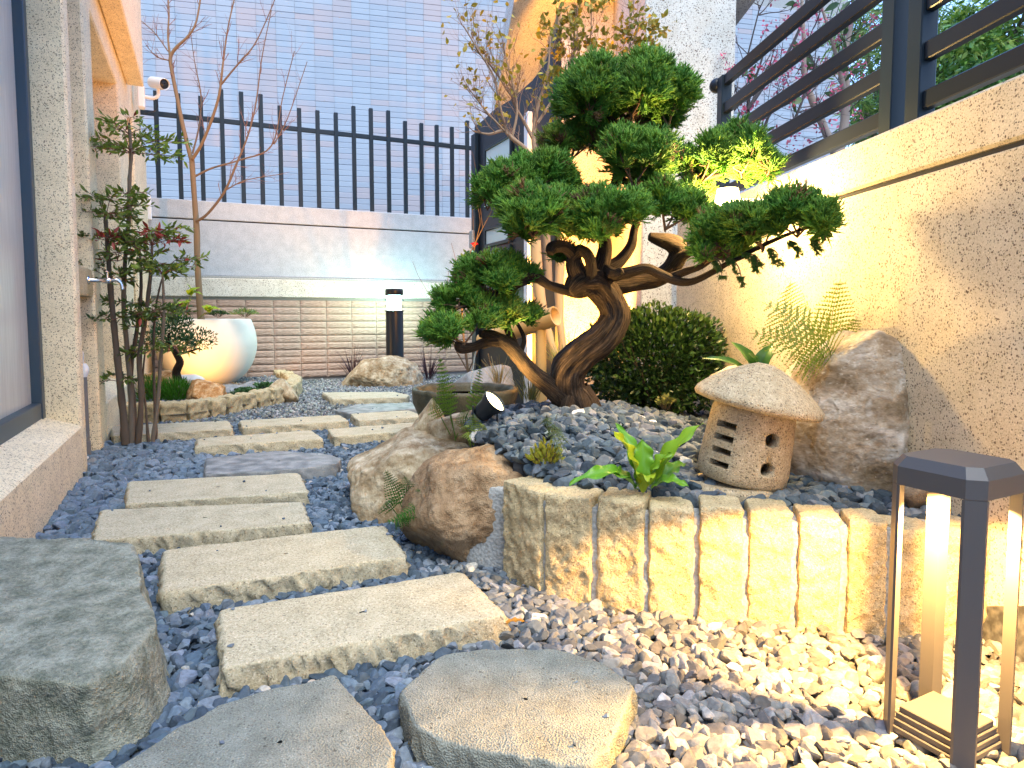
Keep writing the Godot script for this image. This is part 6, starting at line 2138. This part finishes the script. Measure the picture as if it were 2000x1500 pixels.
# ------------------------------------------------------------------ gravel
func inside_any(p: Vector2, shrink: float) -> bool:
	for s in slab_polys:
		if p.distance_to(s[1]) < s[2] and Geometry2D.is_point_in_polygon(p, s[0]):
			return true
	return false
var slab_polys := []
func gravel() -> void:
	for s in slabs:
		var c := Vector2.ZERO
		for q in s:
			c += Vector2(q.x, q.z) / s.size()
		var poly := PackedVector2Array()
		var r := 0.0
		for q in s:
			var p := Vector2(q.x, q.z)
			poly.append(c + (p - c) * (1.0 - 0.014 / p.distance_to(c)))
			r = maxf(r, p.distance_to(c))
		slab_polys.append([poly, c, r])
	var chips := []
	rng.seed = 201
	for k in 6:
		chips.append(rock(Vector3(1.0, rf(0.5, 0.8), rf(0.6, 0.85)), random_planes(9, 0.6, 1.0), 40.0, 2, 0.03, 1.5, 200 + k, true))
	var rounds := []
	for k in 4:
		rounds.append(rock(Vector3(1.0, rf(0.6, 0.8), rf(0.7, 0.95)), random_planes(12, 0.8, 1.0), 6.0, 1, 0.03, 1.5, 220 + k))
	var bedp := PackedVector2Array(bed)
	var corp := PackedVector2Array(corner)
	var blue := [Color(0.10, 0.15, 0.205), Color(0.145, 0.205, 0.265), Color(0.065, 0.10, 0.14), Color(0.22, 0.275, 0.335)]
	# path gravel: crushed blue grey stone
	rng.seed = 205
	var ts := [[], [], [], [], [], []]
	var cs := [[], [], [], [], [], []]
	for layer in 2:
		var z := -0.85
		while z > -5.4:
			var step := 0.0215 if z > -3.0 else 0.024
			var x := maxf(-2.6, z * 0.85)
			var xe := minf(1.15, -z * 0.85)
			while x < xe:
				var p := Vector2(x + rf(-0.5, 0.5) * step, z + rf(-0.5, 0.5) * step)
				x += step
				# the house, the corner bed and the raised bed keep their own ground
				var o := Vector3(p.x, 0, p.y) - P0
				if o.dot(OUT) < 0.0 and o.dot(Vector3(-0.4155, 0, -0.9096)) < 0.1 or o.dot(OUT) < -0.09:
					continue
				if Geometry2D.is_point_in_polygon(p, bedp) or Geometry2D.is_point_in_polygon(p, corp) or inside_any(p, 0.0):
					continue
				var big := p.y > -3.95 and p.x < -1.28 + (p.y + 3.1) * 0.28 and p.y < -2.2
				if p.y < -4.35 - p.x * 0.0 and rng.randf() < clampf((-4.35 - p.y) * 1.4, 0, 1):
					continue
				var s := rf(0.011, 0.023)
				if big:
					if rng.randf() < 0.62:
						continue
					s = rf(0.019, 0.034)
				var k := rng.randi() % 6
				var y := (-0.034 if layer == 0 else -0.011) + rf(-0.006, 0.006)
				ts[k].append(Transform3D(Basis.from_euler(Vector3(rf(-0.6, 0.6), rf(0, TAU), rf(-0.6, 0.6))).scaled(Vector3.ONE * s), Vector3(p.x, y, p.y)))
				var c: Color = blue[rng.randi() % 4]
				if rng.randf() < 0.012:
					c = Color(0.55, 0.52, 0.46)
				if big:
					c = c.lerp(Color(0.235, 0.305, 0.375), 0.5)
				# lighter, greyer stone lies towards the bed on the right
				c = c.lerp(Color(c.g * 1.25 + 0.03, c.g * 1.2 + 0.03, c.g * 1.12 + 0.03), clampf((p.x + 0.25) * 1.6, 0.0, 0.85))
				cs[k].append(vary(c, 0.2, 0.045))
			z -= step
	# a few chips kicked onto the slabs
	for q in slabs:
		for j in 3:
			var a: Vector3 = q[rng.randi() % q.size()]
			var b: Vector3 = q[rng.randi() % q.size()]
			var p: Vector3 = a.lerp(b, rf(0.02, 0.5)).lerp(q[0].lerp(q[q.size() / 2], 0.5), rf(0.0, 0.3))
			var k := rng.randi() % 6
			var sz := rf(0.003, 0.007)
			ts[k].append(Transform3D(Basis.from_euler(Vector3(rf(-0.2, 0.2), rf(0, TAU), rf(-0.2, 0.2))).scaled(Vector3.ONE * sz), Vector3(p.x, 0.0505 + sz * 0.4, p.z)))
			cs[k].append(vary(blue[rng.randi() % 4], 0.2, 0.05))
	var g := Node3D.new()
	g.name = nm(self, "path_gravel")
	add_child(g, true)
	tag(g, "blue grey crushed stone gravel round the stepping stones", "gravel", "", "stuff")
	for k in 6:
		multi("chips", chips[k], M.gravel, ts[k], cs[k], g)
	# far pebbles: small and rounded
	rng.seed = 207
	ts = [[], [], [], []]; cs = [[], [], [], []]
	for k in 62000:
		var p := Vector2(rf(-3.2, 1.0), rf(-8.4, -4.1))
		if p.y > -5.4 and rng.randf() > clampf((-4.1 - p.y) * 1.1, 0, 1):
			continue
		if (Vector3(p.x, 0, p.y) - B0).dot(OUT.cross(Vector3.UP)) < 0.0 or Geometry2D.is_point_in_polygon(p, corp) or inside_any(p, 0.0):
			continue
		var v4 := rng.randi() % 4
		var s := rf(0.008, 0.017)
		ts[v4].append(Transform3D(Basis.from_euler(Vector3(rf(-0.3, 0.3), rf(0, TAU), rf(-0.3, 0.3))).scaled(Vector3.ONE * s), Vector3(p.x, rf(-0.03, 0.0), p.y)))
		cs[v4].append(vary([Color(0.30, 0.32, 0.31), Color(0.18, 0.205, 0.21), Color(0.40, 0.41, 0.38), Color(0.13, 0.15, 0.165)][rng.randi() % 4], 0.25))
	g = Node3D.new()
	g.name = nm(self, "far_pebbles")
	add_child(g, true)
	tag(g, "small mixed grey pebbles before the back wall", "pebbles", "", "stuff")
	for k in 4:
		multi("pebbles", rounds[k], M.gravel, ts[k], cs[k], g)
	# the raised bed's gravel
	rng.seed = 209
	ts = [[], [], [], [], [], []]; cs = [[], [], [], [], [], []]
	for k in 9000:
		var p := Vector2(rf(-0.2, 1.2), rf(-3.4, -1.2))
		if not Geometry2D.is_point_in_polygon(p, bedp):
			continue
		var v6 := rng.randi() % 6
		var s := rf(0.015, 0.031)
		ts[v6].append(Transform3D(Basis.from_euler(Vector3(rf(-0.7, 0.7), rf(0, TAU), rf(-0.7, 0.7))).scaled(Vector3.ONE * s), Vector3(p.x, mound(p.x, p.y) + rf(-0.018, 0.012), p.y)))
		var c: Color = [Color(0.095, 0.13, 0.16), Color(0.16, 0.195, 0.22), Color(0.055, 0.078, 0.098), Color(0.23, 0.245, 0.255)][rng.randi() % 4]
		if rng.randf() < 0.012:
			c = Color(0.75, 0.75, 0.73)
		cs[v6].append(vary(c, 0.22, 0.06))
	g = Node3D.new()
	g.name = nm(self, "mound_gravel")
	add_child(g, true)
	tag(g, "coarse grey blue gravel heaped round the trunk on the raised bed", "gravel", "", "stuff")
	for k in 6:
		multi("chips", chips[k], M.gravel, ts[k], cs[k], g)
	# the planted corner
	rng.seed = 211
	ts = [[], [], [], []]; cs = [[], [], [], []]
	for k in 9000:
		var p := Vector2(rf(-4.1, -1.9), rf(-7.8, -4.4))
		if not Geometry2D.is_point_in_polygon(p, corp) or range(0, corner.size() - 3, 4).any(func(j): return p.distance_to(corner[j]) < 0.155):
			continue
		var v4 := rng.randi() % 4
		ts[v4].append(Transform3D(Basis.from_euler(Vector3(rf(-0.3, 0.3), rf(0, TAU), rf(-0.3, 0.3))).scaled(Vector3.ONE * rf(0.009, 0.02)), Vector3(p.x, rf(0.04, 0.062), p.y)))
		cs[v4].append(vary([Color(0.33, 0.35, 0.35), Color(0.20, 0.23, 0.25), Color(0.13, 0.16, 0.19)][rng.randi() % 3], 0.25))
	g = Node3D.new()
	g.name = nm(self, "corner_pebbles")
	add_child(g, true)
	tag(g, "grey pebbles inside the curved kerb round the white pot", "pebbles", "", "stuff")
	for k in 4:
		multi("pebbles", rounds[k], M.gravel, ts[k], cs[k], g)
